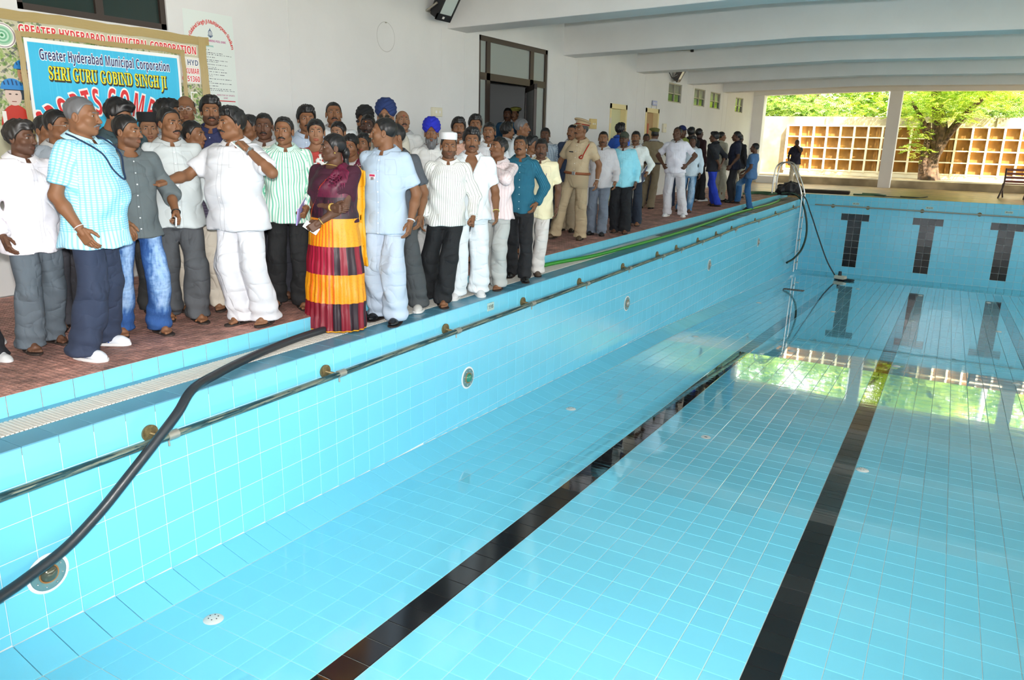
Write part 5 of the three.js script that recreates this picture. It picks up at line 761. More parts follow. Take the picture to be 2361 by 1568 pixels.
  // trousers
  if (Pn.col || Pn.tex) {
    const fl = Pn.flare ?? 0.088, pp = [torso(fat, belly * 0.8, 0.012, 0.78, S.tuck ? 1.0 : Math.max(hem + 0.06, 0.9))], ua = [];
    for (const l of legs) { pp.push(cone(l.H, l.K, 0.088 * (0.7 + 0.3 * fat), fl * 0.92), cone(l.K, [l.A[0], l.ay + 0.03, l.A[2] - 0.005], fl * 0.92, fl)); ua.push([l.H, l.K, 0.09], [l.K, l.A, 0.08]); }
    const post = (d, x, y, z) => { const low = Math.max(0, 1 - (y - 0.05) / 0.25); d += 0.0055 * Math.sin(13 * y + 20 * x + 4 * Math.sin(9 * z + sd)) * (y < 0.85 ? 1 : 0.3) + 0.009 * low * Math.sin(55 * y + 9 * x + 12 * z + sd) + 0.006 * Math.sin(34 * x + 22 * z + 3 * Math.sin(6 * y + sd)) * (y < 0.8 ? 1 : 0.2); let cut = 1e9; for (const l of legs) { const dx = x - l.A[0], dz = z - l.A[2]; if (dx * dx + dz * dz < 0.05) cut = Math.min(cut, l.ay + (Pn.hem ?? 0.035) - 0.12 * (z - l.A[2]) * 0 - y); } return cut < 1e8 ? Math.max(d, cut) : Math.max(d, 0.02 - y); };
    const m = meshSDF({ prims: pp, k: 0.022, post, box: bx(0.16), cell, margin: 0.03 });
    part(o, Pn.name ?? 'trousers', Pn.tex ? unwrap(m, 0, ua, true) : clothUV(m), Pn.tex ? (matCache['pt' + Pn.tex.uuid] ??= new THREE.MeshStandardMaterial({ map: Pn.tex, roughness: 0.85, bumpMap: rep(wrinkle, 0.6, 1.2), bumpScale: 0.012 })) : cloth(Pn.col));
    if (S.tuck) { const [w, dp, zc] = prof(0.985), b = belly * 0.5; const be = part(o, 'belt', new THREE.TorusGeometry(1, 0.12, 6, 48).rotateX(Math.PI / 2).scale(w * fat + 0.02 + b * 0.3, 0.17, dp * fat + 0.022 + b * 0.5), mat(S.belt ?? [0.03, 0.02, 0.015], 0.5), [0, 0.985, zc + b * 0.5]); part(be, 'buckle', rbox(0.2, 0.24, 0.1, 0.02), M.steel, [0, 0, dp * fat + 0.02 > 0 ? dp * fat + 0.022 + b * 0.5 + 0.01 : 0.1]).scale.set(0.25, 0.2, 0.12); }
  }
  // shoes
  if (type !== 'bare') legs.forEach((l, i) => { const q = i ? -1 : 1, up = shoeGeo(type, 'up', L), so = shoeGeo(type, 'sole', L), sh_ = part(o, type === 'sandal' ? 'sandal' : 'shoe', q > 0 ? up : mirroredGeo(up, 'u' + type + L), mat(shoes[1], type === 'dress' ? 0.2 : 0.6)); sh_.applyMatrix4(l.fm); part(sh_, 'sole', q > 0 ? so : mirroredGeo(so, 's' + type + L), mat(shoes[2] ?? (type === 'sneaker' ? [0.7, 0.7, 0.68] : [0.03, 0.02, 0.016]), 0.7)); if (type === 'sneaker') { part(sh_, 'laces', laceGeo, shoes[3] ? mat(shoes[3], 0.7) : M.white); if (shoes[3]) part(sh_, 'side_stripe', merge([-1, 1].flatMap((k) => [bar([k * 0.047, 0.03, 0.03], [k * 0.036, 0.066, 0.0], 0.006, 6), bar([k * 0.048, 0.03, 0.06], [k * 0.037, 0.066, 0.03], 0.006, 6)])), mat(shoes[3], 0.6)); } });
  for (const [q, c, r = 0.0045, t = 0.06, n = 'wrist_watch'] of s.wrist ?? []) { const a = arms[q > 0 ? 0 : 1], at = v3.mix(a.W, a.E, t), Y = v3.nrm(v3.sub(a.E, a.W)), w = part(o, n, new THREE.TorusGeometry(0.031, r, 8, 24), mat(c, 0.35, { metalness: 0.3 })); w.position.set(...at); w.quaternion.setFromUnitVectors(V(0, 0, 1), V(...Y)); if (n === 'wrist_watch') part(w, 'watch_dial', cyl(0.014, 0.014, 0.008, 16), M.steel, [0, -0.034 * -1 * q * 0 + 0.034, 0]); }
  if (s.lanyard) { const [w, dp, zc] = prof(1.3), zf = zc + dp * fat + 0.03 + belly * 0.2; part(o, 'lanyard', tube([[0.1, 1.475, -0.05], [0.125, 1.45, 0.04], [0.09, 1.36, zf + 0.005], [0.05, 1.26, zf + 0.02 + belly * 0.3], [0.0, s.lanyard[1] + 0.04, zf + 0.02 + belly * 0.8], [-0.05, 1.26, zf + 0.02 + belly * 0.3], [-0.09, 1.36, zf + 0.005], [-0.125, 1.45, 0.04], [-0.1, 1.475, -0.05]], 0.006, 60, 6), cloth(s.lanyard[0])); }
  if (s.badge) { const [bxp, byp, w, h, c] = s.badge, [tw, dp, zc] = prof(byp), zf = zc + (dp * fat + 0.02) * Math.sqrt(Math.max(0.1, 1 - (bxp / (tw * fat + 0.02)) ** 2)) + 0.008; const b = part(o, s.badgeName ?? 'id_badge', rbox(w, h, 0.006, 0.002), mat(c, 0.4), [bxp, byp, zf], [0, bxp * 3, 0]); if (!s.badgeName) { part(b, 'badge_photo', box(w * 0.5, h * 0.42, 0.002, 0, 0, 0.004), mat([0.25, 0.2, 0.2], 0.5)); part(b, 'badge_band', box(w * 0.9, h * 0.18, 0.002, 0, h * 0.36, 0.004), mat([0.55, 0.03, 0.1], 0.5)); } }
  people.push({ s, o, arms, hm }); o.updateMatrixWorld(true); return { o, arms, hm, legs, H };
}
// ------------------------------------------------------------------ the crowd
const YT = (H) => (y) => H * (1 - y / 1.6);                    // sari prints: u round the body (front .5), v from the floor to 1.6 m
const silk = canvasTex(1024, 1024, (c, W, H) => {
  const Y = YT(H), band = (y0, y1, f, u0 = 0, u1 = 1) => { c.fillStyle = f; c.fillRect(u0 * W, Y(y1), (u1 - u0) * W, Y(y0) - Y(y1)); };
  let s = 17; const R = () => (s = (s * 16807) % 2147483647) / 2147483647;
  band(0, 1.6, '#5d1030'); band(0, 0.27, '#7c1024'); band(0.27, 0.52, '#e39410'); band(0.52, 0.76, '#881328'); band(0.76, 1.0, '#e79c12'); band(1.0, 1.18, '#2a0e1c');
  for (let i = 0; i < 5; i++) { const u = 0.56 + i * 0.09; band(0.0, 0.27, '#26101c', u, u + 0.045); band(0.52, 0.76, '#26101c', u, u + 0.05); }
  for (let i = 0; i < 8; i++) { const u = 0.38 + i * 0.026; band(0.27, 0.52, 'rgba(228,92,14,.8)', u, u + 0.011); band(0.76, 1.0, 'rgba(228,92,14,.8)', u, u + 0.011); band(0.52, 0.76, 'rgba(190,30,70,.7)', u, u + 0.012); }
  for (let i = 0; i < 700; i++) { c.fillStyle = R() < 0.5 ? 'rgba(160,30,80,.35)' : 'rgba(20,6,14,.4)'; c.fillRect(R() * W, Y(1.55) + R() * (Y(1.05) - Y(1.55)), 2 + R() * 4, 8 + R() * 40); }
  for (let i = 0; i < 1400; i++) { c.fillStyle = 'rgba(120,60,0,.25)'; c.fillRect(R() * W, Y(1.0) + R() * (Y(0.76) - Y(1.0)), 3, 3); c.fillRect(R() * W, Y(0.52) + R() * (Y(0.27) - Y(0.52)), 3, 3); }
  c.fillStyle = '#d9a01c'; c.fillRect(0, Y(0.03), W, 7);
  const diag = (w, f, o) => { c.strokeStyle = f; c.lineWidth = w; c.beginPath(); c.moveTo(W * (0.33 + o), Y(1.0)); c.lineTo(W * (0.42 + o), Y(1.2)); c.lineTo(W * (0.53 + o), Y(1.38)); c.lineTo(W * (0.62 + o), Y(1.48)); c.stroke(); }; diag(40, '#eaa216', 0.0); diag(7, '#c8331a', 0.022);
  band(0.5, 1.45, '#e3a318', 0.8, 0.97); for (let i = 0; i < 160; i++) { c.fillStyle = 'rgba(150,70,0,.35)'; c.fillRect((0.8 + 0.17 * R()) * W, Y(1.45) + R() * (Y(0.5) - Y(1.45)), 4, 4); }
});
const saris = (a, b, e) => once('sari' + a, () => canvasTex(512, 512, (c, W, H) => { const Y = YT(H); c.fillStyle = a; c.fillRect(0, 0, W, H); c.fillStyle = b; for (let i = 0; i < 52; i++) c.fillRect(i * 10, Y(0.1), 6, 9); c.fillStyle = e; c.fillRect(0, Y(0.16), W, 14); c.strokeStyle = b; c.lineWidth = 16; c.beginPath(); c.moveTo(W * 0.33, Y(1.0)); c.lineTo(W * 0.53, Y(1.38)); c.lineTo(W * 0.62, Y(1.48)); c.stroke(); c.fillStyle = b; for (let i = 0; i < 120; i++) c.fillRect((i * 53) % W, Y(1.5) + ((i * 97) % 160), 6, 6); }));
const crowd = [
  { label: 'man in black trousers and white trainers behind the pale pinkish shirt', x: -1.51, d: 2.48, y: DK, h: 1.53, lean: 0.072, yaw: 100, face: 100, stance: [[0.340, -0.265, 10], [0.087, 0.225, -10]], skin: 'dark', shirt: { tex: plain('#8a8f98') }, pants: { col: [0.012, 0.012, 0.016] }, shoe: ['sneaker', [0.62, 0.63, 0.64]], lod: 0 },
  { label: 'man in pale pinkish white long sleeved shirt, grey trousers and sandals', x: -1.31, d: 2.91, y: DK, h: 1.57, lean: 0.010, yaw: 88, face: 112, stance: [[0.114, -0.143, 10], [-0.115, -0.027, -10]], skin: 'dark', armR: 'swing', hair: 'thick', hairC: 'dark', fh: 'brow', stubble: 0.2, shirt: { tex: plain('#efe9ee'), ccol: [0.8, 0.78, 0.8], hem: 0.76 }, pants: { col: [0.10, 0.125, 0.15], flare: 0.1 }, shoe: ['sandal', [0.035, 0.022, 0.016]], lod: 0 },
  { label: 'heavy grey haired man in light blue checked short sleeved shirt and navy trousers', x: -0.86, d: 3.06, y: DK, h: 1.73, lean: 0.022, yaw: 112, face: 122, stance: [[0.178, -0.148, 10], [-0.153, -0.054, -10]], skin: 'brown', fat: 1.13, belly: 0.075, armR: 'swing', hair: 'crop', hairC: 'grey', fh: 'mou', shirt: { tex: checks('#c4eefb', '#63bfe8', 46, 4), ccol: [0.5, 0.78, 0.9], sleeve: 'short', hem: 0.76, loose: 0.012 }, pants: { col: [0.022, 0.034, 0.07], flare: 0.105 }, shoe: ['sneaker', [0.7, 0.73, 0.78], [0.7, 0.7, 0.7], [0.02, 0.08, 0.4]], wrist: [[-1, [0.8, 0.75, 0.72], 0.003, 0.06, 'wrist_thread']], lanyard: [[0.02, 0.05, 0.12], 1.16], lod: 0 },
  { label: 'young man in charcoal shirt with rolled sleeves and faded blue jeans', x: -1.07, d: 3.51, y: DK, h: 1.63, lean: 0.014, yaw: 72, face: 112, stance: [[0.123, -0.036, 10], [-0.137, -0.147, -10]], skin: 'brown', fat: 0.93, hair: 'short', fh: 'brow', stubble: 0.35, armL: 'hold', armR: 'down', shirt: { tex: plain('#5c6466'), ccol: [0.1, 0.115, 0.12], sleeve: 'roll', hem: 0.80, open: 0.03 }, pants: { tex: denim('#27508c', '#a8c4e6'), name: 'jeans', flare: 0.092 }, shoe: ['sandal', [0.05, 0.035, 0.025]], wrist: [[1, [0.02, 0.02, 0.02]]], lod: 0 },
  { label: 'moustached man in light grey long sleeved shirt and slate trousers', x: -1.21, d: 3.98, y: DK, h: 1.70, lean: 0.005, yaw: 62, face: 86, stance: [[0.089, 0.013, 10], [-0.096, -0.167, -10]], skin: 'brown', fat: 1.05, belly: 0.03, hair: 'receding', fh: 'mou', armL: 'fist', armR: 'down', shirt: { tex: plain('#c3c9c9'), ccol: [0.5, 0.53, 0.53], hem: 0.79 }, pants: { col: [0.075, 0.08, 0.088], flare: 0.1 }, shoe: ['sandal', [0.22, 0.08, 0.025]], lod: 0 },
  { label: 'moustached man in all white phoning with one hand held out', x: -0.72, d: 4.19, y: DK, h: 1.71, lean: -0.017, yaw: 12, face: -8, stance: [[0.122, -0.089, 10], [-0.072, -0.040, -10]], skin: 'brown', fat: 1.18, belly: 0.06, hair: 'thick', fh: 'mou', armL: 'ear', armR: 'offer', shirt: { tex: plain('#d6d6da'), ccol: [0.66, 0.66, 0.68], sleeve: 'short', hem: 0.78, loose: 0.014, len: 0.8 }, pants: { col: [0.62, 0.62, 0.65], flare: 0.112 }, shoe: ['sandal', [0.015, 0.012, 0.012]], wrist: [[1, [0.25, 0.25, 0.25], 0.006]], lod: 0 },
  { label: 'moustached man in green and white striped shirt with black trousers', x: -0.88, d: 4.83, y: DK, h: 1.66, lean: 0.016, yaw: 48, face: 30, stance: [[0.093, -0.007, 10], [-0.125, -0.169, -10]], skin: 'brown', fat: 1.02, hair: 'receding', fh: 'mou', armL: [[0.15, 0.95, 0.25], [0.8, 0, -0.8], 'grip', [-1, 0, 0]], armR: 'down', shirt: { tex: stripes('#eef6ee', '#6fc4a4', 40, 5, '#9fd9c0'), ccol: [0.6, 0.82, 0.74], sleeve: 'long', hem: 0.80 }, pants: { col: [0.012, 0.012, 0.013], flare: 0.095 }, shoe: ['sandal', [0.03, 0.02, 0.015]], mark: [[0.3, 0.03, 0.02], 0.004], lod: 0 },
  { label: 'woman in maroon, black and yellow silk sari with folded arms', x: -0.42, d: 4.93, y: 0.0, h: 1.67, lean: 0.011, yaw: 12, face: -34, stance: [[0.1, 0, 8], [-0.1, 0, -8]], skin: 'dark', fat: 1.16, belly: 0.04, hair: 'woman', woman: true, armR: 'cross', armL: 'waist', shirt: { col: [0.05, 0.006, 0.02], sleeve: 'short', tuck: true, collar: false, len: 0.72, name: 'blouse' }, sari: silk, shoe: ['sandal', [0.12, 0.07, 0.03]], wrist: [[-1, [0.75, 0.5, 0.12], 0.004, 0.05, 'bangle'], [-1, [0.75, 0.5, 0.12], 0.004, 0.1, 'bangle'], [1, [0.75, 0.55, 0.15], 0.004]], lod: 0 },
  { label: 'officer in pale blue safari suit with identity badge and black shoes', x: -0.18, d: 5.30, y: 0.0, h: 1.81, lean: 0.013, yaw: 14, face: -58, stance: [[0.078, -0.027, 10], [-0.117, -0.123, -10]], skin: 'brown', fat: 0.97, hair: 'crop', fh: 'brow', armL: 'down', armR: 'back', shirt: { tex: plain('#b4c6d8'), ccol: [0.42, 0.52, 0.64], sleeve: 'short', hem: 0.78, crisp: true }, pants: { col: [0.47, 0.55, 0.66], flare: 0.108 }, shoe: ['dress', [0.008, 0.008, 0.009]], badge: [-0.05, 1.22, 0.055, 0.085, [0.75, 0.72, 0.75]], wrist: [[1, [0.75, 0.76, 0.78], 0.006]], lod: 0 },
  { label: 'moustached man in dark grey safari suit and white trainers', x: -0.43, d: 5.80, y: 0.0, h: 1.77, lean: -0.009, yaw: 20, face: -20, stance: [[0.186, -0.028, 10], [0.016, -0.246, -10]], skin: 'brown', hair: 'crop', fh: 'mou', armL: 'swing', shirt: { tex: plain('#50545a'), ccol: [0.075, 0.08, 0.09], sleeve: 'short', hem: 0.80, crisp: true }, pants: { col: [0.06, 0.066, 0.07], flare: 0.1 }, shoe: ['sneaker', [0.6, 0.58, 0.55]], lod: 0 },
  { label: 'man in white skull cap and finely striped white shirt, black trousers', x: -0.22, d: 6.26, y: 0.0, h: 1.69, lean: 0.038, yaw: 36, face: 42, stance: [[-0.023, 0.082, 10], [-0.193, -0.128, -10]], skin: 'brown', hair: 'skullcap', hat: [0.78, 0.78, 0.78], fh: 'brow', stubble: 0.45, armL: 'fist', shirt: { tex: stripes('#f3f3ee', '#9a9a90', 44, 2), ccol: [0.82, 0.82, 0.8], hem: 0.82 }, pants: { col: [0.01, 0.011, 0.013], flare: 0.1 }, shoe: ['sandal', [0.03, 0.025, 0.02]], lod: 0 },
  { label: 'man in open necked white shirt, white trousers and white trainers', x: -0.18, d: 6.67, y: 0.0, h: 1.75, lean: 0.012, yaw: 34, face: 36, stance: [[0.104, -0.172, 10], [-0.134, 0.012, -10]], skin: 'brown', hair: 'thick', fh: 'mou', stubble: 0.2, armL: 'swing', shirt: { tex: plain('#eef4f7'), ccol: [0.84, 0.87, 0.9], sleeve: 'short', v: 0.17, hem: 0.82, loose: 0.012 }, pants: { col: [0.76, 0.80, 0.82], flare: 0.108 }, shoe: ['sneaker', [0.72, 0.72, 0.72]], wrist: [[1, [0.6, 0.55, 0.15], 0.004]], lod: 0 },
  { label: 'man in pale pink shirt resting a hand at his throat', x: -0.24, d: 7.26, y: 0.0, h: 1.67, lean: 0.028, yaw: 10, face: -22, stance: [[0.065, -0.013, 10], [-0.149, -0.142, -10]], skin: 'brown', fat: 1.04, hair: 'short', fh: 'brow', stubble: 0.15, armL: 'neck', armR: 'down', nod: -8, shirt: { tex: stripes('#f0dedd', '#e3cbca', 30, 4), ccol: [0.78, 0.68, 0.68], hem: 0.82 }, pants: { col: [0.47, 0.48, 0.46], flare: 0.095 }, shoe: ['sandal', [0.05, 0.025, 0.015]], lod: 0 },
  { label: 'man in teal pinstriped shirt, hand in black trouser pocket', x: -0.28, d: 7.90, y: 0.0, h: 1.69, lean: 0.002, yaw: 26, face: 14, stance: [[0.083, 0.073, 10], [-0.087, -0.215, -10]], skin: 'brown', fat: 0.95, hair: 'short', fh: 'mou', nod: -12, tilt: 5, armL: 'pocket', armR: 'pocket', shirt: { tex: stripes('#1c5a70', '#2f8098', 60, 2), ccol: [0.02, 0.11, 0.16], hem: 0.82 }, pants: { col: [0.012, 0.012, 0.014], flare: 0.082 }, shoe: ['dress', [0.012, 0.012, 0.012]], lod: 0 },
  { label: 'moustached man in cream short sleeved shirt and off white trousers', x: -0.28, d: 8.31, y: 0.0, h: 1.66, lean: 0.034, yaw: 24, face: 28, stance: [[0.037, -0.010, 10], [-0.133, -0.173, -10]], skin: 'dark', fat: 0.97, hair: 'short', fh: 'mou', stubble: 0.15, armL: 'down', shirt: { tex: plain('#f1e6bf'), ccol: [0.84, 0.76, 0.52], sleeve: 'short', hem: 0.74 }, pants: { col: [0.70, 0.66, 0.62], flare: 0.09 }, shoe: ['dress', [0.10, 0.07, 0.05]], lod: 0 },
  { label: 'police officer in khaki uniform and peaked cap standing legs apart', x: -0.93, d: 10.73, y: DK, h: 1.79, lean: 0.059, yaw: 4, face: -24, stance: [[0.083, -0.171, 10], [-0.269, 0.018, -10]], skin: 'brown', hair: 'peaked', hat: [0.42, 0.30, 0.17], fh: 'mou', armL: 'wide', armR: 'wide', nod: -5, shirt: { tex: plain('#bda888'), ccol: [0.48, 0.36, 0.22], sleeve: 'short', tuck: true, belt: [0.25, 0.07, 0.02] }, pants: { col: [0.44, 0.34, 0.21], flare: 0.095 }, shoe: ['dress', [0.08, 0.05, 0.03]], wrist: [[1, [0.7, 0.7, 0.7], 0.005]], badge: [-0.07, 1.28, 0.07, 0.016, [0.02, 0.02, 0.02]], badgeName: 'name_plate', lod: 1 },
  { label: 'man in pale grey shirt and bluish trousers beside the police officer', x: -0.84, d: 11.53, y: DK, h: 1.66, lean: 0.016, yaw: 16, face: 22, stance: [[0.064, -0.052, 10], [-0.112, -0.101, -10]], skin: 'brown', hair: 'crop', fh: 'mou', stubble: 0.35, armL: 'swing', shirt: { tex: plain('#c9c6c8'), hem: 0.8 }, pants: { col: [0.15, 0.18, 0.23] }, shoe: ['dress', [0.02, 0.02, 0.02]], lod: 1 },
  { label: 'man in dark cap and sky blue shirt with black trousers', x: -0.67, d: 12.06, y: DK, h: 1.65, lean: -0.002, yaw: 14, face: 18, stance: [[0.089, -0.035, 10], [-0.081, -0.103, -10]], skin: 'dark', hair: 'cap', hat: [0.05, 0.06, 0.04], fh: 'mou', stubble: 0.4, armL: 'down', shirt: { tex: plain('#95dcec'), hem: 0.8 }, pants: { col: [0.008, 0.009, 0.012], flare: 0.1 }, shoe: ['sandal', [0.03, 0.02, 0.02]], lod: 1 },
  { label: 'man in white shirt carrying a dark folder at his side', x: -0.95, d: 13.35, y: DK, h: 1.69, lean: -0.011, yaw: 10, face: 12, stance: [[0.102, -0.023, 10], [-0.068, -0.111, -10]], skin: 'brown', hair: 'short', fh: 'mou', stubble: 0.4, armL: 'hold', shirt: { tex: plain('#e6ece8'), hem: 0.8 }, pants: { col: [0.02, 0.03, 0.05] }, shoe: ['sandal', [0.03, 0.02, 0.02]], lod: 1 },
  { label: 'policeman in khaki and olive beret seen from behind, arm raised', x: -1.98, d: 17.07, y: DK, h: 1.79, lean: 0.030, yaw: 192, face: 190, stance: [[0.151, -0.002, 10], [-0.058, -0.118, -10]], skin: 'dark', hair: 'beret', hat: [0.13, 0.13, 0.03], armR: 'point', shirt: { tex: plain('#8d7f63'), sleeve: 'long', tuck: true, belt: [0.02, 0.01, 0.01] }, pants: { col: [0.21, 0.165, 0.10] }, shoe: ['dress', [0.01, 0.01, 0.01]], lod: 1 },
  { label: 'man in white polo shirt and white track pants with hands on hips', x: -0.88, d: 15.52, y: DK, h: 1.81, lean: -0.019, yaw: 8, face: -8, stance: [[0.183, -0.070, 10], [-0.123, -0.062, -10]], skin: 'dark', fat: 1.05, belly: 0.035, hair: 'receding', fh: 'brow', nod: -10, armL: 'hip', armR: 'hip', shirt: { tex: plain('#eceaf2'), sleeve: 'short', hem: 0.84 }, pants: { col: [0.70, 0.69, 0.72], flare: 0.09 }, shoe: ['sneaker', [0.72, 0.73, 0.75]], lod: 1 },
  { label: 'young man in white shirt and pale jeans behind the white polo shirt', x: -0.99, d: 16.73, y: DK, h: 1.65, lean: 0.029, yaw: 14, face: 10, stance: [[0.068, -0.025, 10], [-0.156, -0.137, -10]], skin: 'dark', fat: 0.94, hair: 'thick', fh: 'brow', armL: 'down', shirt: { tex: plain('#cfe0ea'), sleeve: 'long', hem: 0.82 }, pants: { tex: denim('#4f7ea8', '#b9d2e6'), name: 'jeans', flare: 0.08 }, shoe: ['sandal', [0.1, 0.03, 0.02]], lod: 1 },
  { label: 'man in dark maroon shirt turned away near the far wall', x: -1.76, d: 20.24, y: DK, h: 1.87, lean: -0.054, yaw: 150, face: 150, stance: [[0.100, 0.058, 10], [-0.245, -0.115, -10]], skin: 'black', hair: 'short', armL: 'back', shirt: { col: [0.03, 0.008, 0.01] }, pants: { col: [0.01, 0.01, 0.012] }, shoe: ['sneaker', [0.5, 0.5, 0.5]], lod: 2 },
  { label: 'slim man in black shirt and bright blue track pants, hands behind', x: -1.02, d: 18.88, y: DK, h: 1.77, lean: -0.033, yaw: -105, face: -80, stance: [[0.072, -0.221, 10], [-0.098, -0.018, -10]], skin: 'dark', fat: 0.92, hair: 'thick', armL: 'back', armR: 'back', shirt: { col: [0.014, 0.016, 0.022], sleeve: 'roll' }, pants: { col: [0.01, 0.04, 0.42], flare: 0.085 }, shoe: ['sandal', [0.05, 0.03, 0.02]], lod: 2 },
  { label: 'man in beige sleeveless jacket over a pale shirt, turned away', x: -1.38, d: 20.85, y: DK, h: 1.80, lean: -0.030, yaw: 150, face: 125, stance: [[-0.255, -0.340, 10], [-0.425, -0.308, -10]], skin: 'brown', hair: 'short', shirt: { col: [0.46, 0.44, 0.34] }, pants: { col: [0.46, 0.44, 0.34] }, shoe: ['dress', [0.03, 0.02, 0.02]], lod: 2 },
  { label: 'man in navy polo shirt with red collar at far end', x: -0.88, d: 20.34, y: DK, h: 1.81, lean: -0.017, yaw: -70, face: -75, stance: [[0.078, 0.004, 10], [-0.092, -0.105, -10]], skin: 'dark', hair: 'short', armL: 'swing', shirt: { col: [0.012, 0.016, 0.04], sleeve: 'short', ccol: [0.5, 0.02, 0.02] }, pants: { col: [0.02, 0.02, 0.024] }, shoe: ['dress', [0.02, 0.02, 0.02]], lod: 2 },
  { label: 'man in blue T-shirt and jeans with one foot on the step', x: -0.43, d: 20.08, y: 0.0, h: 1.66, lean: 0.040, yaw: -95, face: -80, stance: [[0.1, -0.12, 0], [-0.1, 0.3, 0, 0.13]], skin: 'dark', hair: 'short', armL: 'swing', armR: 'knee', shirt: { col: [0.07, 0.17, 0.34], sleeve: 'short', collar: false }, pants: { tex: denim('#2b5f92', '#7fa6cc'), name: 'jeans', flare: 0.08 }, shoe: ['sandal', [0.03, 0.03, 0.03]], lod: 2 },
  { label: 'man in navy shirt and cream trousers alone on far deck, hand at mouth', x: -1.12, d: 30.18, y: DK, h: 1.68, lean: -0.006, yaw: 20, face: 20, stance: [[0.094, -0.106, 10], [-0.076, -0.027, -10]], skin: 'black', hair: 'crop', armL: 'mouth', armR: 'down', shirt: { col: [0.012, 0.013, 0.03], sleeve: 'short' }, pants: { col: [0.62, 0.58, 0.44] }, shoe: ['dress', [0.02, 0.02, 0.02]], lod: 2 },
  { label: 'man in dark plaid shirt and beige trousers behind man in white, face turned away', x: -1.46, d: 4.38, h: 1.61, yaw: 40, face: 112, skin: 'brown', hair: 'short', fh: 'brow', shirt: { tex: checks('#3c3545', '#7a7488', 26, 3), ccol: [0.05, 0.045, 0.07] , hem: 0.82 }, pants: { col: [0.58, 0.52, 0.43], flare: 0.1 }, shoe: ['sandal', [0.06, 0.05, 0.045]], lod: 1 },
  { label: 'woman in white sari with red dotted border and green hem', x: -0.94, d: 5.29, h: 1.66, yaw: 30, face: 42, skin: 'mid', fat: 1.06, hair: 'woman', woman: true, mark: [[0.25, 0.01, 0.01], 0.005], shirt: { col: [0.5, 0.06, 0.05], sleeve: 'short', tuck: true, collar: false, name: 'blouse' }, sari: saris('#eceae4', '#cf3a2c', '#2fae4a'), lod: 1 },
  { label: 'woman in blue sari with silver embroidered hem beside the blue suited officer', x: -1.13, d: 6.16, h: 1.55, yaw: 35, face: 20, skin: 'brown', hair: 'woman', woman: true, mark: [[0.25, 0.01, 0.01], 0.004], shirt: { col: [0.02, 0.05, 0.4], sleeve: 'short', tuck: true, collar: false, name: 'blouse' }, sari: saris('#1230c8', '#dfe3ee', '#1230c8'), lod: 1 },
  { label: 'dark haired man in blue checked shirt near the glazed door', x: -1.82, d: 11.56, y: DK, h: 1.70, lean: -0.028, yaw: 20, face: 20, stance: [[0.126, 0.088, 10], [-0.044, -0.198, -10]], skin: 'dark', hair: 'short', shirt: { tex: checks('#b9c6d0', '#54708a', 26, 4) }, pants: { col: [0.02, 0.022, 0.03] }, shoe: ['sandal', [0.03, 0.02, 0.02]], lod: 1 },
  { label: 'moustached man in navy shirt and khaki trousers behind police officer', x: -1.46, d: 11.69, y: DK, h: 1.76, lean: 0.016, yaw: 14, face: 0, stance: [[0.061, -0.029, 10], [-0.109, -0.122, -10]], skin: 'brown', hair: 'crop', fh: 'mou', shirt: { tex: plain('#2c3a52') }, pants: { col: [0.36, 0.29, 0.19] }, shoe: ['dress', [0.02, 0.015, 0.01]], lod: 1 },
  { label: 'man half hidden behind the checked shirt, moustache in profile', x: -2.15, d: 3.57, h: 1.62, yaw: 60, face: 100, skin: 'brown', hair: 'short', shirt: { tex: plain('#c9c2bc') }, pants: { col: [0.05, 0.05, 0.06] }, lod: 1 },
  { label: 'man in glasses half hidden behind the grey haired man', x: -1.72, d: 3.41, h: 1.66, yaw: 60, face: 112, skin: 'brown', hair: 'short', glasses: 'clear', fh: 'mou', shirt: { tex: plain('#9aa4ae') }, pants: { col: [0.05, 0.05, 0.06] }, lod: 1 },
  { label: 'man in glasses and dark teal shirt bending his head before blue banner', x: -1.74, d: 3.89, h: 1.77, yaw: 70, face: 118, skin: 'brown', hair: 'thick', nod: 22, glasses: 'clear', fh: 'brow', shirt: { tex: plain('#3a4e54'), ccol: [0.04, 0.07, 0.08] }, pants: { col: [0.03, 0.03, 0.03] }, lod: 1 },
  { label: 'man in black round cap behind the charcoal shirt', x: -1.95, d: 4.33, h: 1.65, yaw: 50, face: 60, skin: 'mid', hair: 'fez', hat: [0.008, 0.008, 0.009], fh: 'brow', shirt: { tex: plain('#d8d8d8') }, pants: { col: [0.02, 0.02, 0.03] }, lod: 1 },
  { label: 'man whose black hair shows just behind light grey shirted man', x: -2.21, d: 4.72, h: 1.80, yaw: 60, face: 150, skin: 'brown', hair: 'thick', shirt: { tex: plain('#8c8c94') }, pants: { col: [0.02, 0.02, 0.03] }, lod: 1 },
  { label: 'balding man in spectacles and pale striped shirt by the poster', x: -2.46, d: 5.12, h: 1.86, yaw: 45, face: 48, skin: 'brown', hair: 'bald', hairC: 'grey', glasses: 'clear', fh: 'brow', shirt: { tex: stripes('#e8ecf2', '#9fb4cc', 40, 3), ccol: [0.7, 0.74, 0.8] }, pants: { col: [0.02, 0.02, 0.03] }, lod: 1 },
  { label: 'tall bearded young man in dark blue shirt in front of rules poster', x: -1.73, d: 4.81, h: 1.83, yaw: 40, face: 52, skin: 'brown', hair: 'thick', fh: 'mou', stubble: 0.5, shirt: { tex: plain('#2b2f55'), ccol: [0.02, 0.025, 0.09] }, pants: { col: [0.02, 0.02, 0.03] }, lod: 1 },
  { label: 'man whose face is half hidden by the phoning man in white', x: -1.81, d: 5.32, h: 1.69, yaw: 40, face: -10, skin: 'brown', hair: 'receding', shirt: { tex: plain('#b0a8a0') }, pants: { col: [0.03, 0.03, 0.04] }, lod: 1 },
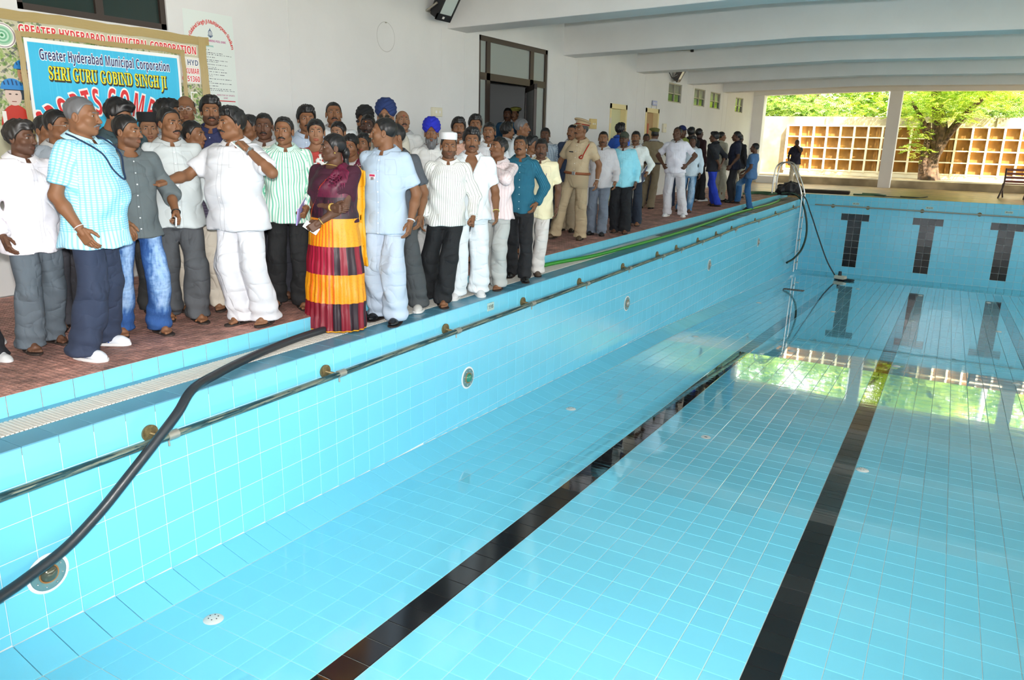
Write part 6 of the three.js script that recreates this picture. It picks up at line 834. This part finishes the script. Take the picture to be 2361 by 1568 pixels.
  { label: 'dark moustached man with cropped hair behind green striped shirt', x: -1.33, d: 5.05, h: 1.70, yaw: 40, face: 40, skin: 'dark', fat: 1.05, hair: 'crop', fh: 'mou', shirt: { tex: plain('#d5d6c8') }, pants: { col: [0.03, 0.03, 0.04] }, lod: 1 },
  { label: 'moustached man in pale blue shirt behind the women', x: -1.50, d: 5.75, h: 1.79, yaw: 40, face: 52, skin: 'brown', hair: 'thick', fh: 'mou', shirt: { tex: plain('#b9c8dc'), ccol: [0.5, 0.58, 0.7] }, pants: { col: [0.03, 0.03, 0.04] }, lod: 1 },
  { label: 'tall man with cropped hair in white shirt against the wall', x: -1.90, d: 6.58, h: 1.87, yaw: 40, face: 46, skin: 'brown', hair: 'crop', fh: 'mou', nod: -8, shirt: { tex: plain('#e8eaea') }, pants: { col: [0.03, 0.03, 0.04] }, lod: 1 },
  { label: 'woman whose head shows above the silk sari woman, centre parted hair', x: -1.56, d: 6.27, h: 1.66, yaw: 40, face: 20, skin: 'mid', hair: 'woman', woman: true, shirt: { col: [0.35, 0.04, 0.05], sleeve: 'short', tuck: true, collar: false, name: 'blouse' }, sari: saris('#7a1a2c', '#d8b04a', '#7a1a2c'), lod: 1 },
  { label: 'woman with red forehead dot and downcast eyes in patterned maroon sari', x: -0.93, d: 5.75, h: 1.54, yaw: 25, face: 20, skin: 'brown', hair: 'woman', woman: true, nod: 12, mark: [[0.4, 0.01, 0.02], 0.006], shirt: { col: [0.55, 0.5, 0.5], sleeve: 'short', tuck: true, collar: false, name: 'blouse' }, sari: saris('#6d1f3a', '#d9cdb8', '#6d1f3a'), lod: 1 },
  { label: 'bearded man in black turban and sunglasses', x: -2.30, d: 7.57, h: 1.81, yaw: 40, face: 10, skin: 'brown', hair: 'turban', hat: [0.01, 0.01, 0.011], fh: 'beard mou', glasses: 'dark', shirt: { tex: plain('#c8b88c') }, pants: { col: [0.03, 0.03, 0.04] }, lod: 1 },
  { label: 'dark bearded man with orange forehead mark in beige shirt', x: -1.80, d: 7.03, h: 1.75, yaw: 35, face: 25, skin: 'black', hair: 'short', fh: 'mou', stubble: 0.5, mark: [[0.8, 0.22, 0.02], 0.006, 1.6], shirt: { tex: plain('#cdbb86') }, pants: { col: [0.03, 0.03, 0.04] }, lod: 1 },
  { label: 'tall man in large navy turban and sunglasses', x: -1.35, d: 6.79, h: 1.83, yaw: 35, face: 30, skin: 'mid', hair: 'turban', hat: [0.012, 0.03, 0.12], fh: 'beard mou', glasses: 'dark', nod: -6, head: 1.06, shirt: { tex: plain('#c9c4b4') }, pants: { col: [0.03, 0.03, 0.04] }, lod: 1 },
  { label: 'bald man with red forehead mark behind the officers', x: -1.90, d: 7.80, h: 1.83, yaw: 30, face: 50, skin: 'mid', hair: 'bald', mark: [[0.35, 0.02, 0.02], 0.007, 1.8], nod: -10, shirt: { tex: plain('#d8d8d4') }, pants: { col: [0.03, 0.03, 0.04] }, lod: 1 },
  { label: 'old man with long grey beard and bright royal blue turban', x: -1.00, d: 7.15, h: 1.67, yaw: 30, face: 34, skin: 'brown', hair: 'turban', hat: [0.012, 0.02, 0.42], fh: 'beard mou', beardC: 'grey', shirt: { tex: plain('#e6e6e2') }, pants: { col: [0.6, 0.6, 0.58] }, lod: 1 },
  { label: 'bearded man with swept hair between royal blue turban and open white shirt', x: -1.18, d: 7.96, h: 1.75, yaw: 30, face: 36, skin: 'brown', hair: 'thick', fh: 'mou', stubble: 0.5, shirt: { tex: plain('#d9a892') }, pants: { col: [0.05, 0.05, 0.06] }, lod: 1 },
  { label: 'man with thick black hair looking over the open necked white shirt', x: -1.45, d: 8.76, h: 1.81, yaw: 30, face: 34, skin: 'brown', hair: 'thick', fh: 'mou', shirt: { tex: plain('#d8dadc') }, pants: { col: [0.05, 0.05, 0.06] }, lod: 1 },
  { label: 'moustached man in white shirt with pen behind the pink shirt', x: -1.00, d: 8.38, h: 1.71, yaw: 25, face: 20, skin: 'brown', fat: 1.06, hair: 'short', fh: 'mou', shirt: { tex: plain('#edf0f4'), ccol: [0.8, 0.82, 0.84] }, pants: { col: [0.05, 0.05, 0.06] }, lod: 1 },
  { label: 'man in blue shirt standing inside the glazed doorway', x: -3.75, d: 13.56, h: 1.78, yaw: 25, face: 20, skin: 'dark', hair: 'short', shirt: { tex: plain('#2f5d80') }, pants: { col: [0.03, 0.03, 0.04] }, y: 0.445, lod: 1 },
  { label: 'man in olive cap behind the man in the doorway', x: -4.10, d: 14.45, h: 1.82, yaw: 25, face: 10, skin: 'mid', hair: 'beret', hat: [0.30, 0.30, 0.06], shirt: { tex: plain('#8d7f63') }, pants: { col: [0.2, 0.16, 0.1] }, y: 0.44, lod: 1 },
  { label: 'man in white shirt seen from behind by the doorway', x: -1.84, d: 10.27, h: 1.75, yaw: 150, face: 150, skin: 'brown', hair: 'thick', shirt: { tex: plain('#e9edf0') }, pants: { col: [0.05, 0.05, 0.06] }, lod: 1 },
  { label: 'grey haired man in profile beside the doorway', x: -1.45, d: 10.02, h: 1.80, yaw: 90, face: 110, skin: 'brown', hair: 'short', hairC: 'grey', shirt: { tex: plain('#dfe6ea') }, pants: { col: [0.05, 0.05, 0.06] }, lod: 1 },
  { label: 'black haired person half hidden behind the cream shirt', x: -0.80, d: 9.11, h: 1.55, yaw: 30, face: 100, skin: 'brown', hair: 'thick', shirt: { tex: plain('#cfe3ea') }, pants: { col: [0.05, 0.05, 0.06] }, lod: 1 },
  { label: 'man in royal blue shirt seen from behind beside the cream door', x: -1.70, d: 14.43, h: 1.85, yaw: 160, face: 160, skin: 'dark', hair: 'thick', shirt: { tex: plain('#2f62c8'), ccol: [0.03, 0.1, 0.5] }, pants: { col: [0.02, 0.02, 0.03] }, lod: 1 },
  { label: 'man glimpsed past the policeman in olive beret', x: -2.60, d: 18.35, h: 1.69, yaw: 20, face: 20, skin: 'dark', hair: 'short', shirt: { tex: plain('#8a6a5a') }, pants: { col: [0.02, 0.02, 0.03] }, lod: 2 },
  { label: 'man in dark blue cap just behind white polo shirt', x: -1.50, d: 17.65, h: 1.87, yaw: 10, face: 60, skin: 'dark', hair: 'cap', hat: [0.01, 0.02, 0.1], shirt: { col: [0.25, 0.3, 0.06] }, pants: { col: [0.02, 0.03, 0.06] }, lod: 2 },
  { label: 'black haired man in dark shirt with his back turned', x: -1.90, d: 19.69, h: 1.88, yaw: 170, face: 170, skin: 'black', hair: 'thick', shirt: { col: [0.012, 0.014, 0.018] }, pants: { col: [0.01, 0.01, 0.015] }, lod: 2 },
  { label: 'man in black shirt behind the navy polo shirt', x: -1.25, d: 22.14, h: 1.76, yaw: 160, face: 160, skin: 'black', hair: 'short', shirt: { col: [0.012, 0.012, 0.016] }, pants: { col: [0.4, 0.38, 0.3] }, shoe: ['dress', [0.02, 0.02, 0.02]], lod: 2 },
];
const folk = crowd.map(person);
const by = (t) => folk[crowd.findIndex((c) => c.label.includes(t))];
// things carried: placed in the carrying hand
function held(who, side, name, label, cat, build, off, rot) {
  const f = by(who), a = f.arms[side], o = thing(name, label, cat); f.o.updateMatrixWorld(true);
  const m = f.o.matrixWorld.clone().multiply(a.mx).multiply(new THREE.Matrix4().makeTranslation(...off)).multiply(new THREE.Matrix4().makeRotationFromEuler(new THREE.Euler(...rot)));
  m.decompose(o.position, o.quaternion, o.scale); o.scale.setScalar(1); build(o); return o;
}
const phoneB = (c, sc) => (o) => { part(o, 'phone_case', rbox(0.066, 0.13, 0.011, 0.005), c); part(o, 'phone_screen', box(0.056, 0.105, 0.001, 0, 0.002, 0.0062), sc); };
const scr = phys([0.02, 0.022, 0.026], 0.08), whiteP = phys([0.75, 0.76, 0.76], 0.25);
held('charcoal shirt with rolled', 0, 'mobile_phone', 'dark phone with white edge held low by the man in jeans', 'phone', phoneB(whiteP, scr), [0.012, -0.10, 0.034], [0, 0, 0.5]);
held('phoning with one hand', 0, 'mobile_phone', 'pale phone pressed to the ear of the man in white', 'phone', phoneB(whiteP, phys([0.45, 0.6, 0.55], 0.15)), [0.0, -0.075, 0.033], [0, Math.PI, 0.25]);
held('silk sari', 0, 'mobile_phone', 'white phone in the hand of the woman in silk sari', 'phone', phoneB(whiteP, phys([0.6, 0.6, 0.62], 0.2)), [0.0, -0.085, 0.035], [0, 0, 1.2]);
held('green and white striped', 0, 'notebook', 'lilac notebook held by the man in green stripes', 'notebook', (o) => { part(o, 'cover', rbox(0.16, 0.22, 0.012, 0.003), mat([0.42, 0.33, 0.66], 0.6)); part(o, 'pages', box(0.154, 0.214, 0.009, 0.005, 0, 0), M.white); for (let i = 0; i < 3; i++) part(o, 'cover_line', box(0.08 - i * 0.015, 0.004, 0.001, -0.01, 0.03 - i * 0.02, 0.0068), mat([0.2, 0.14, 0.4], 0.6)); }, [0.02, -0.075, 0.03], [0, 0, 0.3]);
held('carrying a dark folder', 0, 'document_folder', 'dark blue folder held against leg of man in white shirt', 'folder', (o) => { part(o, 'cover', rbox(0.2, 0.3, 0.014, 0.004), mat([0.02, 0.03, 0.08], 0.5)); part(o, 'papers', box(0.19, 0.29, 0.01, 0.006, 0.006, 0), M.white); }, [0.0, -0.05, 0.03], [0, 0, 0.1]);
{ // police shoulder cord, pens in pockets
  const p = by('peaked cap standing'); part(p.o, 'shoulder_cord', tube([[0.16, 1.42, 0.02], [0.15, 1.36, 0.09], [0.12, 1.26, 0.135], [0.10, 1.2, 0.14], [0.06, 1.21, 0.145], [0.1, 1.25, 0.14]], 0.009, 40, 6), cloth([0.5, 0.03, 0.01]));
  for (const w of ['light grey long sleeved', 'skull cap', 'cream short sleeved', 'white shirt with pen']) { const q = by(w); if (!q) continue; part(q.o, 'pen', bar([0.085, 1.24, 0.128], [0.09, 1.30, 0.118], 0.0035, 6), mat([0.03, 0.04, 0.2], 0.4)); }
  const w = by('silk sari'); for (const q of [-1, 1]) { const e = part(w.o, 'earring', new THREE.SphereGeometry(0.008, 10, 8), mat([0.8, 0.55, 0.15], 0.3, { metalness: 0.8 })); e.position.set(q * 0.08, 0.072, -0.002); e.applyMatrix4(w.hm); }
  part(w.o, 'necklace', new THREE.TorusGeometry(0.085, 0.0025, 6, 40).scale(0.9, 1.1, 1).rotateX(1.25), mat([0.8, 0.55, 0.15], 0.3, { metalness: 0.8 }), [0, 1.42, 0.02]);
}
renderer.render(scene, camera);
